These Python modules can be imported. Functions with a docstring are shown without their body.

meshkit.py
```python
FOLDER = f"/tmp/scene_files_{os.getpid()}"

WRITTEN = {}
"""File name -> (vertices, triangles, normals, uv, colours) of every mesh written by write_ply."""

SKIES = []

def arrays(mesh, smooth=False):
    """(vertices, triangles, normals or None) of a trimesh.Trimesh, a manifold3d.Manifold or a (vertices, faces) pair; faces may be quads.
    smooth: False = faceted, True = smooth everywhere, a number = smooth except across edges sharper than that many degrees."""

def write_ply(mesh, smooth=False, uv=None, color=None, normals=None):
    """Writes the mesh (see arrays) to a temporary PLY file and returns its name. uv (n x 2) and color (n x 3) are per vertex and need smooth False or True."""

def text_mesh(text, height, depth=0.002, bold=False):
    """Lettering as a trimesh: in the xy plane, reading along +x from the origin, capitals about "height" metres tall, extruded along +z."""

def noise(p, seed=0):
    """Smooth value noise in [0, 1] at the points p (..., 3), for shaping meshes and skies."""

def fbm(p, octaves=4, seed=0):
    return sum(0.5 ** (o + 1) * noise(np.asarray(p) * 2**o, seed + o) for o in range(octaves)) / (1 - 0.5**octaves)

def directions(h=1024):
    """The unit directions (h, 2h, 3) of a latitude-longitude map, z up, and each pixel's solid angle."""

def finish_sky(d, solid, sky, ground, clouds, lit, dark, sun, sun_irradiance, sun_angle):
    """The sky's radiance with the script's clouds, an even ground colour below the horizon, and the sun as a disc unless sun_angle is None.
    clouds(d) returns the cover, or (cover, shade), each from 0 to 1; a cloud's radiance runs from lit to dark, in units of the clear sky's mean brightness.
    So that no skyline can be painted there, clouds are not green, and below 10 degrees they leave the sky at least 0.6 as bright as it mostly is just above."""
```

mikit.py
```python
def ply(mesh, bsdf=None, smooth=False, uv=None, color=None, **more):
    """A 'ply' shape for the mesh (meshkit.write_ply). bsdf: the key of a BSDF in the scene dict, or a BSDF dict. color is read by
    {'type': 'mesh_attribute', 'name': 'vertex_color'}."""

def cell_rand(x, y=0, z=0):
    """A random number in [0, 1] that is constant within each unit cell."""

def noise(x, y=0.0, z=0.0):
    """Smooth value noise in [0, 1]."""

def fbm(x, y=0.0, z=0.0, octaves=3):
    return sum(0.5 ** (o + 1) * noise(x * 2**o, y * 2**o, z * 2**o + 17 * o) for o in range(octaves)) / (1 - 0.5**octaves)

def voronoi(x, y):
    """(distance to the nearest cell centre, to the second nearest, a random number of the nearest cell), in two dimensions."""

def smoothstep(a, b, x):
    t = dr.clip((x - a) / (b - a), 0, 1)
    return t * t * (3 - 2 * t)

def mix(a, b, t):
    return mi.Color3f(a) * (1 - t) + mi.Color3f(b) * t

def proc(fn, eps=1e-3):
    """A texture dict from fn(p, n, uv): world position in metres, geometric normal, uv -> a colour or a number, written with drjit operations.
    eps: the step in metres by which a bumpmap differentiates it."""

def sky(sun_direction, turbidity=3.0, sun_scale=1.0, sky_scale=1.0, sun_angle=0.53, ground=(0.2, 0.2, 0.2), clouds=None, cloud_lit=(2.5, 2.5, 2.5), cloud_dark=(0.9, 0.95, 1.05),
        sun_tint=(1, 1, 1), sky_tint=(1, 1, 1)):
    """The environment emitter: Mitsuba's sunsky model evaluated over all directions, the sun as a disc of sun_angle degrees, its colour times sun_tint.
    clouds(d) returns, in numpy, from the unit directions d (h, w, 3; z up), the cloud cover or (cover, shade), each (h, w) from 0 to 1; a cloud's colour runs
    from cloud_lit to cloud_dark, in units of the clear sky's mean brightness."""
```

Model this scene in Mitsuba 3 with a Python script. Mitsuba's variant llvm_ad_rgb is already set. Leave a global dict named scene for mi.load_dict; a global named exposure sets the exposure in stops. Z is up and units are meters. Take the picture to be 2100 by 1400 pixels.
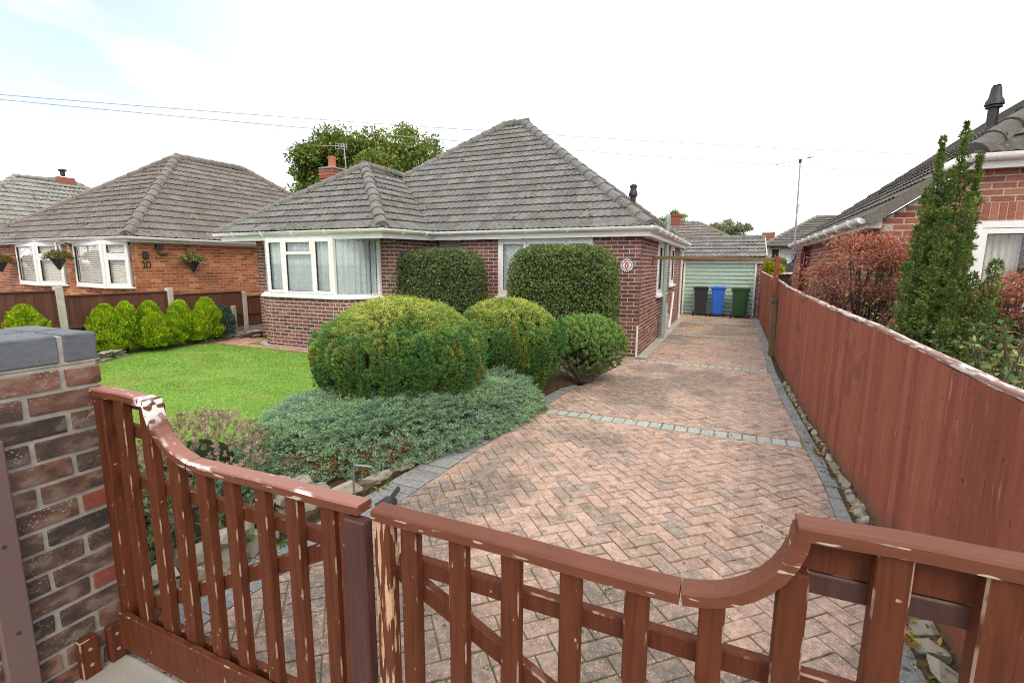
import math, random
import numpy as np, trimesh, drjit as dr, mitsuba as mi, mikit, meshkit
from mikit import proc, noise, fbm, voronoi, cell_rand, smoothstep, mix
from shapely.geometry import Polygon, box as sbox
from shapely import affinity

T = mi.ScalarTransform4f
V = lambda *a: np.array(a, float)
unit = lambda a: np.asarray(a, float) / np.linalg.norm(a)
scene, labels = {}, {}

# ------------------------------------------------------------------ camera, sky, exposure
CAM = V(1.5615, -9.2481, 1.7159)
FWD, UP = V(-.404, .902, -.155), V(-.068, .139, .988)
scene['camera'] = {'type': 'perspective', 'fov': 92.855, 'fov_axis': 'x', 'near_clip': 0.05, 'far_clip': 2000.0,
                   'to_world': T().look_at(origin=CAM.tolist(), target=(CAM + FWD).tolist(), up=UP.tolist())}

def clouds(d):
    el = d[..., 2]
    q = d / (np.abs(el)[..., None] + 0.25)
    n = meshkit.fbm(q * 1.15 + V(3.3, 1.7, 0.4), 5, 3)
    w = meshkit.fbm(q * V(2.6, 1.4, 1.) + V(1.2, 7.7, 3.), 5, 12)
    thin = np.exp(-((d - unit((-.86, .40, .36))) ** 2).sum(-1) / .16)          # the cloud thins towards the left
    gap = np.clip((n - .56) / .16, 0, 1) * .6 + thin * np.clip((w - .30) / .30, 0, 1)
    return 1 - .68 * np.clip(gap, 0, 1), .28 * meshkit.fbm(q * 2.1 + V(9, 2, 5), 4, 8)

scene['sky'] = mikit.sky(V(.42, -.62, .66).tolist(), turbidity=3, sun_scale=.16, sun_angle=22, clouds=clouds,
                         cloud_lit=(2.75, 2.72, 2.68), cloud_dark=(1.7, 1.72, 1.75), sky_scale=1.0)
exposure = 2.85

# ------------------------------------------------------------------ helpers
_S = np.array([[x, y, z] for x in (-1, 1) for y in (-1, 1) for z in (-1, 1)], float)
def _cube_faces():
    idx = lambda s, a: int((s[0] > 0) * 4 + (s[1] > 0) * 2 + (s[2] > 0)) * 3 + a
    F = []
    for a in range(3):
        b, c = (a + 1) % 3, (a + 2) % 3
        for s in (-1, 1):
            q = []
            for sb, sc in ((-1, -1), (1, -1), (1, 1), (-1, 1)):
                v = [0, 0, 0]; v[a], v[b], v[c] = s, sb, sc; q.append(idx(v, a))
            F += [[q[0], q[1], q[2]], [q[0], q[2], q[3]]]
    for d in range(3):
        a, b = (d + 1) % 3, (d + 2) % 3
        for sa in (-1, 1):
            for sb in (-1, 1):
                v0 = [0, 0, 0]; v0[d], v0[a], v0[b] = -1, sa, sb
                v1 = list(v0); v1[d] = 1
                q = [idx(v0, a), idx(v1, a), idx(v1, b), idx(v0, b)]
                F += [[q[0], q[1], q[2]], [q[0], q[2], q[3]]]
    for s in _S: F.append([idx(s, 0), idx(s, 1), idx(s, 2)])
    P = np.repeat(_S, 3, 0); 
    for i in range(8):
        for a in range(3):
            m = np.full(3, .8); m[a] = 1; P[i * 3 + a] *= m
    F = np.array(F)
    n = np.cross(P[F[:, 1]] - P[F[:, 0]], P[F[:, 2]] - P[F[:, 0]])
    bad = (n * P[F].mean(1)).sum(1) < 0
    F[bad] = F[bad][:, ::-1]
    return F
_CF = _cube_faces()
_BF = np.array([[0, 1, 3], [0, 3, 2], [4, 6, 7], [4, 7, 5], [0, 4, 5], [0, 5, 1], [2, 3, 7], [2, 7, 6], [0, 2, 6], [0, 6, 4], [1, 5, 7], [1, 7, 3]])

class MB:
    """a mesh in the making: vertices, triangles, one (u, v) code per vertex"""
    def __init__(s): s.v, s.f, s.t, s.n = [], [], [], 0
    def add(s, v, f, code=(0.5, 0.)):
        v = np.asarray(v, float); s.v.append(v); s.f.append(np.asarray(f, int) + s.n)
        s.t.append(np.tile(code, (len(v), 1)) if np.ndim(code) == 1 else np.asarray(code)); s.n += len(v); return s
    def join(s, o):
        if o.n: s.add(o.V, o.F, o.UV)
        return s
    @property
    def V(s): return np.vstack(s.v)
    @property
    def F(s): return np.vstack(s.f)
    @property
    def UV(s): return np.vstack(s.t)
    def obox(s, c, ax, h, ch=0., code=(0.5, 0.), jit=None):
        ax, h, c = np.asarray(ax, float), np.asarray(h, float), np.asarray(c, float)
        if np.dot(np.cross(ax[0], ax[1]), ax[2]) < 0: ax = ax * V(1, 1, -1)[:, None]
        if ch > 0:
            P = np.repeat(_S * h, 3, 0).reshape(8, 3, 3)
            for a in range(3):
                for b in range(3):
                    if a != b: P[:, a, b] -= _S[:, b] * ch
            P, F = P.reshape(24, 3), _CF
        else: P, F = _S * h, _BF
        if jit is not None: P = P + jit
        return s.add(c + P @ ax, F, code)
    def box(s, x0, x1, y0, y1, z0, z1, ch=0., code=(0.5, 0.)):
        return s.obox(((x0 + x1) / 2, (y0 + y1) / 2, (z0 + z1) / 2), np.eye(3), (abs(x1 - x0) / 2, abs(y1 - y0) / 2, abs(z1 - z0) / 2), ch, code)
    def bar(s, a, b, w, h, ch=0., code=(0.5, 0.), up=(0, 0, 1)):
        a, b = np.asarray(a, float), np.asarray(b, float); d = unit(b - a)
        x = np.cross(d, up); x = unit(x if np.linalg.norm(x) > 1e-6 else np.cross(d, (1, 0, 0)))
        return s.obox((a + b) / 2, [d, x, np.cross(d, x)], (np.linalg.norm(b - a) / 2, w / 2, h / 2), ch, code)
    def tube(s, pts, r, n=10, code=(0.5, 0.), cap=True):
        p = np.asarray(pts, float); r = np.broadcast_to(r, (len(p),))
        t = np.gradient(p, axis=0); t /= np.linalg.norm(t, axis=1, keepdims=True)
        ref = V(0, 0, 1) if abs(t[:, 2]).max() < .9 else V(1, .13, 0)
        if abs(t @ ref).max() > .95: ref = V(.3, .9, .2)
        a = np.cross(t, ref); a /= np.linalg.norm(a, axis=1, keepdims=True); b = np.cross(t, a)
        g = np.arange(n) * 2 * np.pi / n
        v = (p[:, None] + r[:, None, None] * (np.cos(g)[None, :, None] * a[:, None] + np.sin(g)[None, :, None] * b[:, None])).reshape(-1, 3)
        i, j = np.meshgrid(np.arange(len(p) - 1), np.arange(n), indexing='ij'); k = (j + 1) % n
        q = np.stack([i * n + j, (i + 1) * n + j, (i + 1) * n + k, i * n + k], -1).reshape(-1, 4)
        f = np.vstack([q[:, [0, 1, 2]], q[:, [0, 2, 3]]])
        if cap:
            v = np.vstack([v, p[:1], p[-1:]]); c0, c1 = len(v) - 2, len(v) - 1; o = (len(p) - 1) * n; jj = np.arange(n)
            f = np.vstack([f, np.stack([np.full(n, c0), jj, (jj + 1) % n], 1), np.stack([np.full(n, c1), o + (jj + 1) % n, o + jj], 1)])
        return s.add(v, f, code)
    def lathe(s, prof, c=(0, 0, 0), n=20, code=(0.5, 0.)):
        prof = np.asarray(prof, float); g = np.arange(n) * 2 * np.pi / n
        v = np.stack([prof[:, 0, None] * np.cos(g), prof[:, 0, None] * np.sin(g), np.repeat(prof[:, 1, None], n, 1)], -1).reshape(-1, 3) + np.asarray(c, float)
        i, j = np.meshgrid(np.arange(len(prof) - 1), np.arange(n), indexing='ij'); k = (j + 1) % n
        q = np.stack([i * n + j, i * n + k, (i + 1) * n + k, (i + 1) * n + j], -1).reshape(-1, 4)
        return s.add(v, np.vstack([q[:, [0, 1, 2]], q[:, [0, 2, 3]]]), code)
    def prism(s, poly, z0, z1, code=(0.5, 0.), M=None, O=(0, 0, 0)):
        """a polygon in (a, b) extruded from z0 to z1; M: rows are the world directions of a, b and the extrusion"""
        for g in getattr(poly, 'geoms', [poly]):
            if g.is_empty or g.geom_type != 'Polygon' or g.area < 1e-7: continue
            m = trimesh.creation.extrude_polygon(g, z1 - z0, engine='earcut'); v = np.array(m.vertices) + V(0, 0, z0); f = np.array(m.faces)
            if M is not None:
                M = np.asarray(M, float)
                if np.linalg.det(M) < 0: f = f[:, ::-1]
                v = v @ M
            s.add(v + np.asarray(O, float), f, code)
        return s
    def strip(s, prof, path, code=(0.5, 0.), closed=True):
        """a profile (outward, up) swept along a horizontal polyline with mitred corners"""
        path = np.asarray(path, float); prof = np.asarray(prof, float); n = len(path)
        d = [unit(path[i + 1] - path[i]) for i in range(n - 1)]
        rows = []
        for i in range(n):
            a, b = d[max(i - 1, 0)], d[min(i, n - 2)]
            na, nb = V(a[1], -a[0], 0), V(b[1], -b[0], 0)
            m = na + nb; m = m / max(np.dot(m, na), .3)
            rows.append(path[i] + prof[:, :1] * m + prof[:, 1:] * V(0, 0, 1))
        v = np.vstack(rows); k = len(prof); F = []
        for i in range(n - 1):
            for j in range(k if closed else k - 1):
                q = [i * k + j, (i + 1) * k + j, (i + 1) * k + (j + 1) % k, i * k + (j + 1) % k]; F += [[q[0], q[1], q[2]], [q[0], q[2], q[3]]]
        if closed:
            for o, fl in ((0, 1), ((n - 1) * k, 0)):
                for j in range(1, k - 1): F.append([o, o + j, o + j + 1] if fl else [o, o + j + 1, o + j])
        return s.add(v, F, code)

def numbered(k):
    if k not in scene and k not in labels and k not in _used: _used.add(k); return k
    i = _count.get(k, 0)
    while True:
        i += 1; q = f'{k}_{i:03d}'
        if q not in scene and q not in labels and q not in _used: _used.add(q); _count[k] = i; return q
_used, _count = set(), {}
def thing(name, label, cat, group=None, kind=None):
    k = numbered(name); labels[k] = {'label': label, 'category': cat}
    if group: labels[k]['group'] = group
    if kind: labels[k]['kind'] = kind
    return k
def put(key, mb, mat, smooth=False):
    if smooth is False or smooth is True:
        scene[key] = mikit.ply((mb.V, mb.F), mat, smooth=smooth, uv=mb.UV)
    else:
        scene[key] = mikit.ply((mb.V, mb.F), mat, smooth=smooth)
    return key
def part(parent, name, mb, mat, smooth=False, label=None, kind=None):
    k = numbered(parent + '__' + name); put(k, mb, mat, smooth)
    if label or kind: labels[k] = {**({'label': label} if label else {}), **({'kind': kind} if kind else {})}
    return k
def struct(name, mb, mat, label, cat, smooth=False, kind='structure'):
    k = thing(name, label, cat, kind=kind)
    if mb is not None: put(k, mb, mat, smooth)
    return k
_RIGHT = np.cross(FWD, UP)
def shown(c):
    """rough size in the photograph of something one metre across at c (0 when outside the frame)"""
    q = np.asarray(c) - CAM; z = q @ FWD
    if z < .3: return 0.
    return 1 / z if abs(q @ _RIGHT / z) < 1.12 and abs(q @ UP / z) < .77 else 0.
def pieces(parent, name, mbs, mat, cap=300, rest=None, smooth=False, ok=None):
    """each piece an entry of its own, the largest in the photograph first; those past the cap joined"""
    size = []
    for m in mbs:
        v = m.V; c = v.mean(0); size.append(shown(c) * np.linalg.norm(v.max(0) - v.min(0)) if ok is None or ok(c) else 0.)
    order = sorted(range(len(mbs)), key=lambda i: -size[i])
    single = [i for i in order if size[i] > 0][:cap]
    for i in sorted(single): part(parent, name, mbs[i], mat, smooth)
    left = set(range(len(mbs))) - set(single)
    if left:
        m = MB()
        for i in sorted(left): m.join(mbs[i])
        part(parent, rest or name + 's', m, mat, smooth, kind='stuff')

# ------------------------------------------------------------------ materials
def bsdf(name, base, rough=.6, spec=.5, **more):
    b = {'type': 'rgb', 'value': list(base)} if isinstance(base, (tuple, list)) else base
    scene[name] = {'type': 'twosided', 'bsdf': {'type': 'principled', 'base_color': b, 'roughness': rough, 'specular': spec, **more}}
    return name
def lerp3(t, a, b, c):
    return mix(mix(a, b, smoothstep(0, .5, t)), mix(b, c, smoothstep(.5, 1, t)), dr.select(t > .5, 1., 0.))
def C3(sel, a, b): return mi.Color3f(dr.select(sel, a.x, b.x), dr.select(sel, a.y, b.y), dr.select(sel, a.z, b.z))

def f_brick(p, n, uv):
    pal = dr.floor(uv.x); t = uv.x - pal
    g = fbm(p.x * 35, p.y * 35, p.z * 60, 3)
    c = lerp3(t, (.100, .056, .054), (.180, .084, .070), (.265, .128, .100))
    c = C3(pal > .5, lerp3(t, (.27, .088, .042), (.41, .145, .062), (.52, .28, .13)), c)
    c = C3(pal > 1.5, lerp3(t, (.20, .075, .055), (.31, .115, .078), (.36, .17, .11)), c)
    c = C3(pal > 2.5, lerp3(t, (.052, .037, .036), (.098, .060, .048), (.165, .078, .058)), c)
    c = C3(pal > 3.5, lerp3(t, (.090, .102, .125), (.118, .132, .155), (.145, .155, .172)), c)  # coping blue, lightened so the colour carries the reflected sky
    c = C3(pal > 4.5, lerp3(t, (.17, .050, .038), (.20, .060, .045), (.25, .085, .062)), c)
    sp = noise(p.x * 230, p.y * 230, p.z * 230)
    w = noise(p.x * 9 + 3, p.y * 9, p.z * 9)
    sp = smoothstep(.74, .88, sp) * dr.select((pal > 2.5) & (pal < 4.5), smoothstep(.35, .75, w) * dr.select(pal > 3.5, .25, .75), .06)
    d = fbm(p.x * 17 + 5, p.y * 17, p.z * 22, 4); near = dr.select((pal > 2.5) & (pal < 3.5), 1., 0.)
    c = mix(c, (.030, .026, .026), near * smoothstep(.50, .68, d) * .6); c = mix(c, (.27, .23, .20), near * smoothstep(.46, .30, d) * .35)
    return mix(c * (.72 + .56 * g), (.48, .46, .42), sp)
bsdf('brick', proc(f_brick), .82, .25)
scene['brick']['bsdf'] = {'type': 'bumpmap', 'scale': 1.0, 'tex': proc(lambda p, n, uv: .0022 * fbm(p.x * 70, p.y * 70, p.z * 70, 3), 2e-3), 'inner': scene['brick']['bsdf']}
def f_mortar(p, n, uv):
    pal = dr.floor(uv.x)
    g = fbm(p.x * 40, p.y * 40, p.z * 40, 3)
    c = C3(pal > .5, mi.Color3f(.50, .34, .25) + 0 * mi.Color3f(g), mi.Color3f(.62, .56, .52) + 0 * mi.Color3f(g))
    c = C3(pal > 1.5, mi.Color3f(.44, .41, .37) + 0 * mi.Color3f(g), c)
    c = C3(pal > 2.5, mi.Color3f(.31, .295, .265) + 0 * mi.Color3f(g), c)
    return c * (.72 + .55 * g)
bsdf('mortar', proc(f_mortar), .95, .1)
def f_tile(p, n, uv):
    pal = dr.floor(uv.x); t = uv.x - pal
    g = fbm(p.x * 14, p.y * 14, p.z * 14, 4); l = noise(p.x * 38, p.y * 38, p.z * 38); m = fbm(p.x * 5 + 9, p.y * 5, p.z * 5, 3); k = noise(p.x * 23 + 5, p.y * 23, p.z * 23)
    c = mix((.122, .124, .122), (.188, .191, .188), t)
    c = C3(pal > .5, mix((.138, .122, .115), (.198, .178, .168), t), c)
    c = C3(pal > 1.5, mix((.225, .228, .212), (.275, .277, .258), t), c)
    c = C3(pal > 2.5, mix((.075, .072, .068), (.125, .118, .11), t), c)
    c = c * (.62 + .72 * g)
    c = mix(c, (.46, .46, .42), smoothstep(.84, .93, l) * .45)
    c = mix(c, (.17, .165, .11), smoothstep(.52, .72, m) * .35)
    return mix(c, (.035, .032, .026), smoothstep(.52, .66, m) * smoothstep(.62, .74, k) * .85)
bsdf('tile', proc(f_tile), .85, .25)
def f_paver(p, n, uv):
    pal = dr.floor(uv.x); t = uv.x - pal
    g = fbm(p.x * 60, p.y * 60, 0, 3); st = fbm(p.x * 1.3 + 4.2, p.y * 1.1 + 7.1, 0, 4); s2 = noise(p.x * 190, p.y * 190, 3.3); s3 = noise(p.x * 150 + 9, p.y * 150, 8.)
    far = smoothstep(-2., 7., p.y); mo = fbm(p.x * 24 + 2, p.y * 24, 9., 4)
    c = lerp3(t, (.285, .228, .198), (.388, .264, .210), (.455, .315, .252))
    c = mix(c, (.275, .185, .105), far * .6)
    c = mix(c, (.50, .455, .415), smoothstep(.54, .72, mo) * .28); c = mix(c, (.175, .145, .128), smoothstep(.46, .30, mo) * .32)
    c = mix(c, (.13, .115, .10), smoothstep(.48, .70, st) * (.35 + .5 * smoothstep(.35, .6, mo)))
    c = mix(c, (.125, .105, .09), smoothstep(.60, .78, fbm(p.x * 11, p.y * 11, 5., 3)) * .5)
    c = C3(pal > .5, mix((.165, .172, .178), (.235, .243, .248), t), c)
    c = C3(pal > 1.5, mix((.30, .32, .315), (.38, .395, .385), t), c)
    c = C3(pal > 2.5, mix((.33, .18, .13), (.43, .26, .19), t), c)
    c = c * (.70 + .60 * g)
    c = mix(c, (.74, .70, .66), smoothstep(.72, .86, s2) * .65)
    c = mix(c, (.05, .045, .04), smoothstep(.84, .92, s3) * .5)
    e = noise(p.x * 4, p.y * 4, 1.)
    return mix(c, (.085, .095, .02), smoothstep(.97, .80, n.z) * (.05 + .5 * e))
bsdf('paver', proc(f_paver), .82, .3)
def f_joint(p, n, uv):
    e = fbm(p.x * 2.2, p.y * 2.2, 0, 3); g = noise(p.x * 120, p.y * 120, 0)
    return mix((.16, .135, .105), (.165, .185, .022), smoothstep(.38, .54, e)) * (.7 + .6 * g)
bsdf('joint_sand', proc(f_joint), .95, .1)
def f_concrete(p, n, uv):
    g = fbm(p.x * 9, p.y * 9, p.z * 9, 4); s = noise(p.x * 160, p.y * 160, p.z * 160)
    c = mix((.25, .24, .215), (.36, .35, .325), g) * uv.x * 1.7
    return mix(c, (.5, .5, .48), smoothstep(.75, .9, s) * .3)
bsdf('concrete', proc(f_concrete), .9, .2)
def f_stone(p, n, uv):
    g = fbm(p.x * 8, p.y * 8, p.z * 14, 4); k = fbm(p.x * 26 + 3, p.y * 26, p.z * 30, 3); m = fbm(p.x * 5, p.y * 5 + 8, p.z * 5, 3)
    c = mix((.17, .155, .12), (.40, .375, .31), uv.x * .55 + .45 * g)
    c = mix(c, (.08, .078, .068), smoothstep(.52, .74, k) * .7)
    return mix(c, (.23, .21, .09), smoothstep(.55, .75, m) * .4)
bsdf('stone', proc(f_stone), .92, .2)
def f_soil(p, n, uv):
    g = fbm(p.x * 40, p.y * 40, p.z * 40, 3); k = noise(p.x * 90, p.y * 90, 2)
    return mix(mix((.035, .026, .02), (.11, .08, .055), g), (.26, .17, .08), smoothstep(.80, .9, k) * .5)
bsdf('soil', proc(f_soil), 1., .1)
def f_turf(p, n, uv):
    g = fbm(p.x * 3, p.y * 3, 0, 4); k = noise(p.x * 70, p.y * 70, 0); d = fbm(p.x * 1.7 + 5, p.y * 4.2, 3., 3)
    c = mix((.13, .25, .040), (.20, .36, .065), g)
    c = mix(c, (.20, .235, .055), smoothstep(.58, .76, d) * .55)
    return c * (.7 + .5 * k)
bsdf('turf', proc(f_turf), .95, .1)
def grain(p, sx, sy, sz, k=1.):
    return fbm(p.x * sx + 3 * noise(p.x * 3, p.y * 3, p.z * 3), p.y * sy, p.z * sz, 3)
def f_paint(p, n, uv):
    g = grain(p, 120, 120, 9); w = fbm(p.x * 14, p.y * 14, p.z * 14, 3); fl = fbm(p.x * 95, p.y * 95, p.z * 11 + 6, 3); f2 = noise(p.x * 60, p.y * 60, p.z * 30)
    dk = grain(p, 150, 150, 4); c = mix((.055, .017, .009), (.135, .042, .021), .5 * g + .25 * w + .35 * smoothstep(.25, .6, dk) - .05)
    c = mix(c, (.56, .40, .29), smoothstep(.79, .84, fl) * smoothstep(.54, .70, w) * .6)
    ar = smoothstep(.93, .85, dr.maximum(dr.maximum(dr.abs(n.x), dr.abs(n.y)), dr.abs(n.z))) * smoothstep(.54, .66, fbm(p.x * 26, p.y * 26, p.z * 14, 3))
    c = mix(c, (.50, .38, .30), ar * .55)
    return mix(c, (.55, .42, .33), smoothstep(.95, .98, f2) * .6)
bsdf('gate_paint', proc(f_paint), .6, .12)
def f_cap(p, n, uv):
    g = grain(p, 9, 110, 110); w = fbm(p.x * 10 + 2, p.y * 30, p.z * 10, 3); fl = fbm(p.x * 26, p.y * 120, p.z * 60, 4)
    c = mix((.105, .032, .016), (.165, .056, .032), .5 * g + .5 * w)
    c = mix(c, (.31, .150, .122), smoothstep(.3, .9, n.z) * .8)  # top faces lighter: faded paint plus sky reflection put into the colour
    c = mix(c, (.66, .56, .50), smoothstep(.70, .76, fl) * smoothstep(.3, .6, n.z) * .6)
    edge = smoothstep(.016, .004, dr.abs(p.y + 8.207)) * smoothstep(.30, .6, n.z) + smoothstep(.9, .3, dr.abs(n.z)) * smoothstep(.2, .5, n.z)
    c = mix(c, (.66, .63, .60), edge * .8 * smoothstep(.50, .66, fbm(p.x * 13, p.y * 20, p.z * 20 + 4, 3)))
    e2 = smoothstep(.66, .73, fbm(p.x * 17 + 7, p.y * 90, p.z * 90, 3)) * smoothstep(.5, .1, dr.abs(n.z))
    c = mix(c, (.52, .43, .36), e2 * .8)
    wh = smoothstep(.06, .02, dr.abs(p.x + .415)) * smoothstep(1.09, 1.12, p.z) * smoothstep(.34, .44, noise(p.x * 70, p.y * 60, p.z * 60))
    return mix(c, (.8, .82, .84), wh)
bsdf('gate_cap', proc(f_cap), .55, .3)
def f_peel(p, n, uv):
    g = grain(p, 120, 120, 9); fl = fbm(p.x * 90, p.y * 60, p.z * 7 + 2, 4)
    c = mix((.085, .024, .011), (.14, .044, .021), g)
    return mix(c, (.56, .36, .24), smoothstep(.49, .54, fl + 1.6 * (.672 - p.x)) * .95)
bsdf('gate_peel', proc(f_peel), .6, .3)
def f_darkwood(p, n, uv):
    g = grain(p, 120, 120, 6)
    return mix((.034, .013, .013), (.085, .030, .023), g)
bsdf('gate_dark', proc(f_darkwood), .42, .45)
def f_fence(p, n, uv):
    t = uv.x; g = grain(p, 60, 60, 3.2); h = fbm(p.x * 130, p.y * 130, p.z * 7, 3); k = noise(p.x * 8 + 50 * t, p.y * 9, p.z * 4)
    w = fbm(p.x * 2.2, p.y * 2.2, p.z * 2.2, 3)
    c = mix((.150, .042, .026), (.345, .115, .074),  .42 * g + .22 * h + .42 * t - .04)
    c = mix(c, (.115, .045, .042), smoothstep(.60, .76, w) * .5)
    c = mix(c, (.44, .235, .185), smoothstep(.60, .78, h) * smoothstep(.45, .72, k) * .45)
    c = mix(c, (.05, .018, .014), smoothstep(.93, .96, noise(p.y * 60, p.z * 34 + 31 * t, 3.)) * .6)
    return mix(c, (.10, .085, .05), smoothstep(.22, .03, p.z + .12 * h - .04) * .65)
bsdf('fence_stain', proc(f_fence), .75, .25)
def f_rail(p, n, uv):
    g = grain(p, 40, 8, 40); h = fbm(p.x * 60, p.y * 9, p.z * 60, 3)
    return mix(mix((.17, .075, .065), (.32, .22, .20), g), (.60, .58, .56), smoothstep(.46, .60, h) * .8)
bsdf('fence_rail', proc(f_rail), .8, .2)
def f_panel(p, n, uv):
    g = grain(p, 50, 50, 3); h = fbm(p.x * 120, p.y * 120, p.z * 5, 3)
    return mix((.060, .026, .019), (.175, .078, .055), .4 * g + .25 * h + .4 * uv.x)
bsdf('fence_brown', proc(f_panel), .8, .2)
def f_oldwood(p, n, uv):
    g = grain(p, 9, 60, 60); h = fbm(p.x * 4, p.y * 4, p.z * 4, 3)
    return mix(mix((.13, .085, .055), (.25, .18, .12), g), (.20, .18, .07), smoothstep(.42, .62, h) * .65)
bsdf('old_timber', proc(f_oldwood), .9, .15)
def f_lace(p, n, uv):
    a, b = uv.x, uv.y
    m = dr.sqrt(dr.square((a * 8 - dr.floor(a * 8)) - .5) * 1.4 + dr.square((b * 6 - dr.floor(b * 6)) - .5))
    ring = smoothstep(.10, .0, dr.abs(m - .32)) + smoothstep(.16, .04, m)
    nn = fbm(a * 60, b * 40, 1., 3)
    return mix((.29, .37, .40), (.58, .66, .69), .25 + .4 * nn + .4 * ring * smoothstep(.1, .3, b))  # pale blue of the reflected sky is put into the lace colour
bsdf('lace', proc(f_lace), .95, .1)
bsdf('pvc', (.80, .81, .82), .32, .5)
bsdf('pvc_grey', (.62, .64, .66), .4, .4)
bsdf('seal', (.02, .02, .022), .6)
bsdf('pale_green', (.40, .535, .455), .42, .4)
bsdf('pipe_green', (.30, .40, .385), .5, .3)
bsdf('black_plastic', (.018, .019, .022), .45, .5)
bsdf('dark_metal', (.03, .032, .036), .5, .5)
bsdf('steel', (.38, .40, .43), .38, .5, metallic=.85)
bsdf('galvanised', (.40, .43, .50), .5, .5, metallic=.5)
bsdf('purple_metal', (.135, .088, .085), .45, .5)
bsdf('bin_black', (.030, .034, .040), .5, .4)
bsdf('bin_blue', (.028, .14, .62), .5, .4)
bsdf('bin_green', (.028, .085, .035), .5, .4)
bsdf('terracotta', (.44, .16, .105), .8, .2)
bsdf('deck', (.035, .033, .03), .95, .1)
bsdf('render_cream', (.72, .68, .58), .9, .2)
bsdf('curtain', (.52, .50, .47), .95, .1)
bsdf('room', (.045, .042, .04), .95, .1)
bsdf('blind', (.74, .74, .70), .6, .3)
bsdf('door_grey', (.66, .67, .68), .6, .3)
bsdf('red_paint', (.25, .02, .025), .5, .4)
bsdf('sign_black', (.02, .02, .025), .4, .5)
bsdf('sign_red', (.45, .045, .04), .4, .5)
bsdf('felt', (.060, .072, .070), .95, .1)
bsdf('wire', (.30, .34, .38), .7)
scene['glass'] = {'type': 'thindielectric', 'int_ior': 1.5}
scene['leaf'] = {'type': 'principledthin', 'base_color': {'type': 'mesh_attribute', 'name': 'vertex_color'}, 'roughness': .55, 'diff_trans': .55, 'spec_trans': 0., 'eta': 1.4}
def f_bark(p, n, uv):
    return mix((.05, .037, .028), (.135, .11, .085), fbm(p.x * 30, p.y * 30, p.z * 8, 3))
bsdf('bark', proc(f_bark), .95, .1)
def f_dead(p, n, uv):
    return mix((.018, .015, .008), (.055, .032, .016), fbm(p.x * 45, p.y * 45, p.z * 30, 3))
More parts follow.
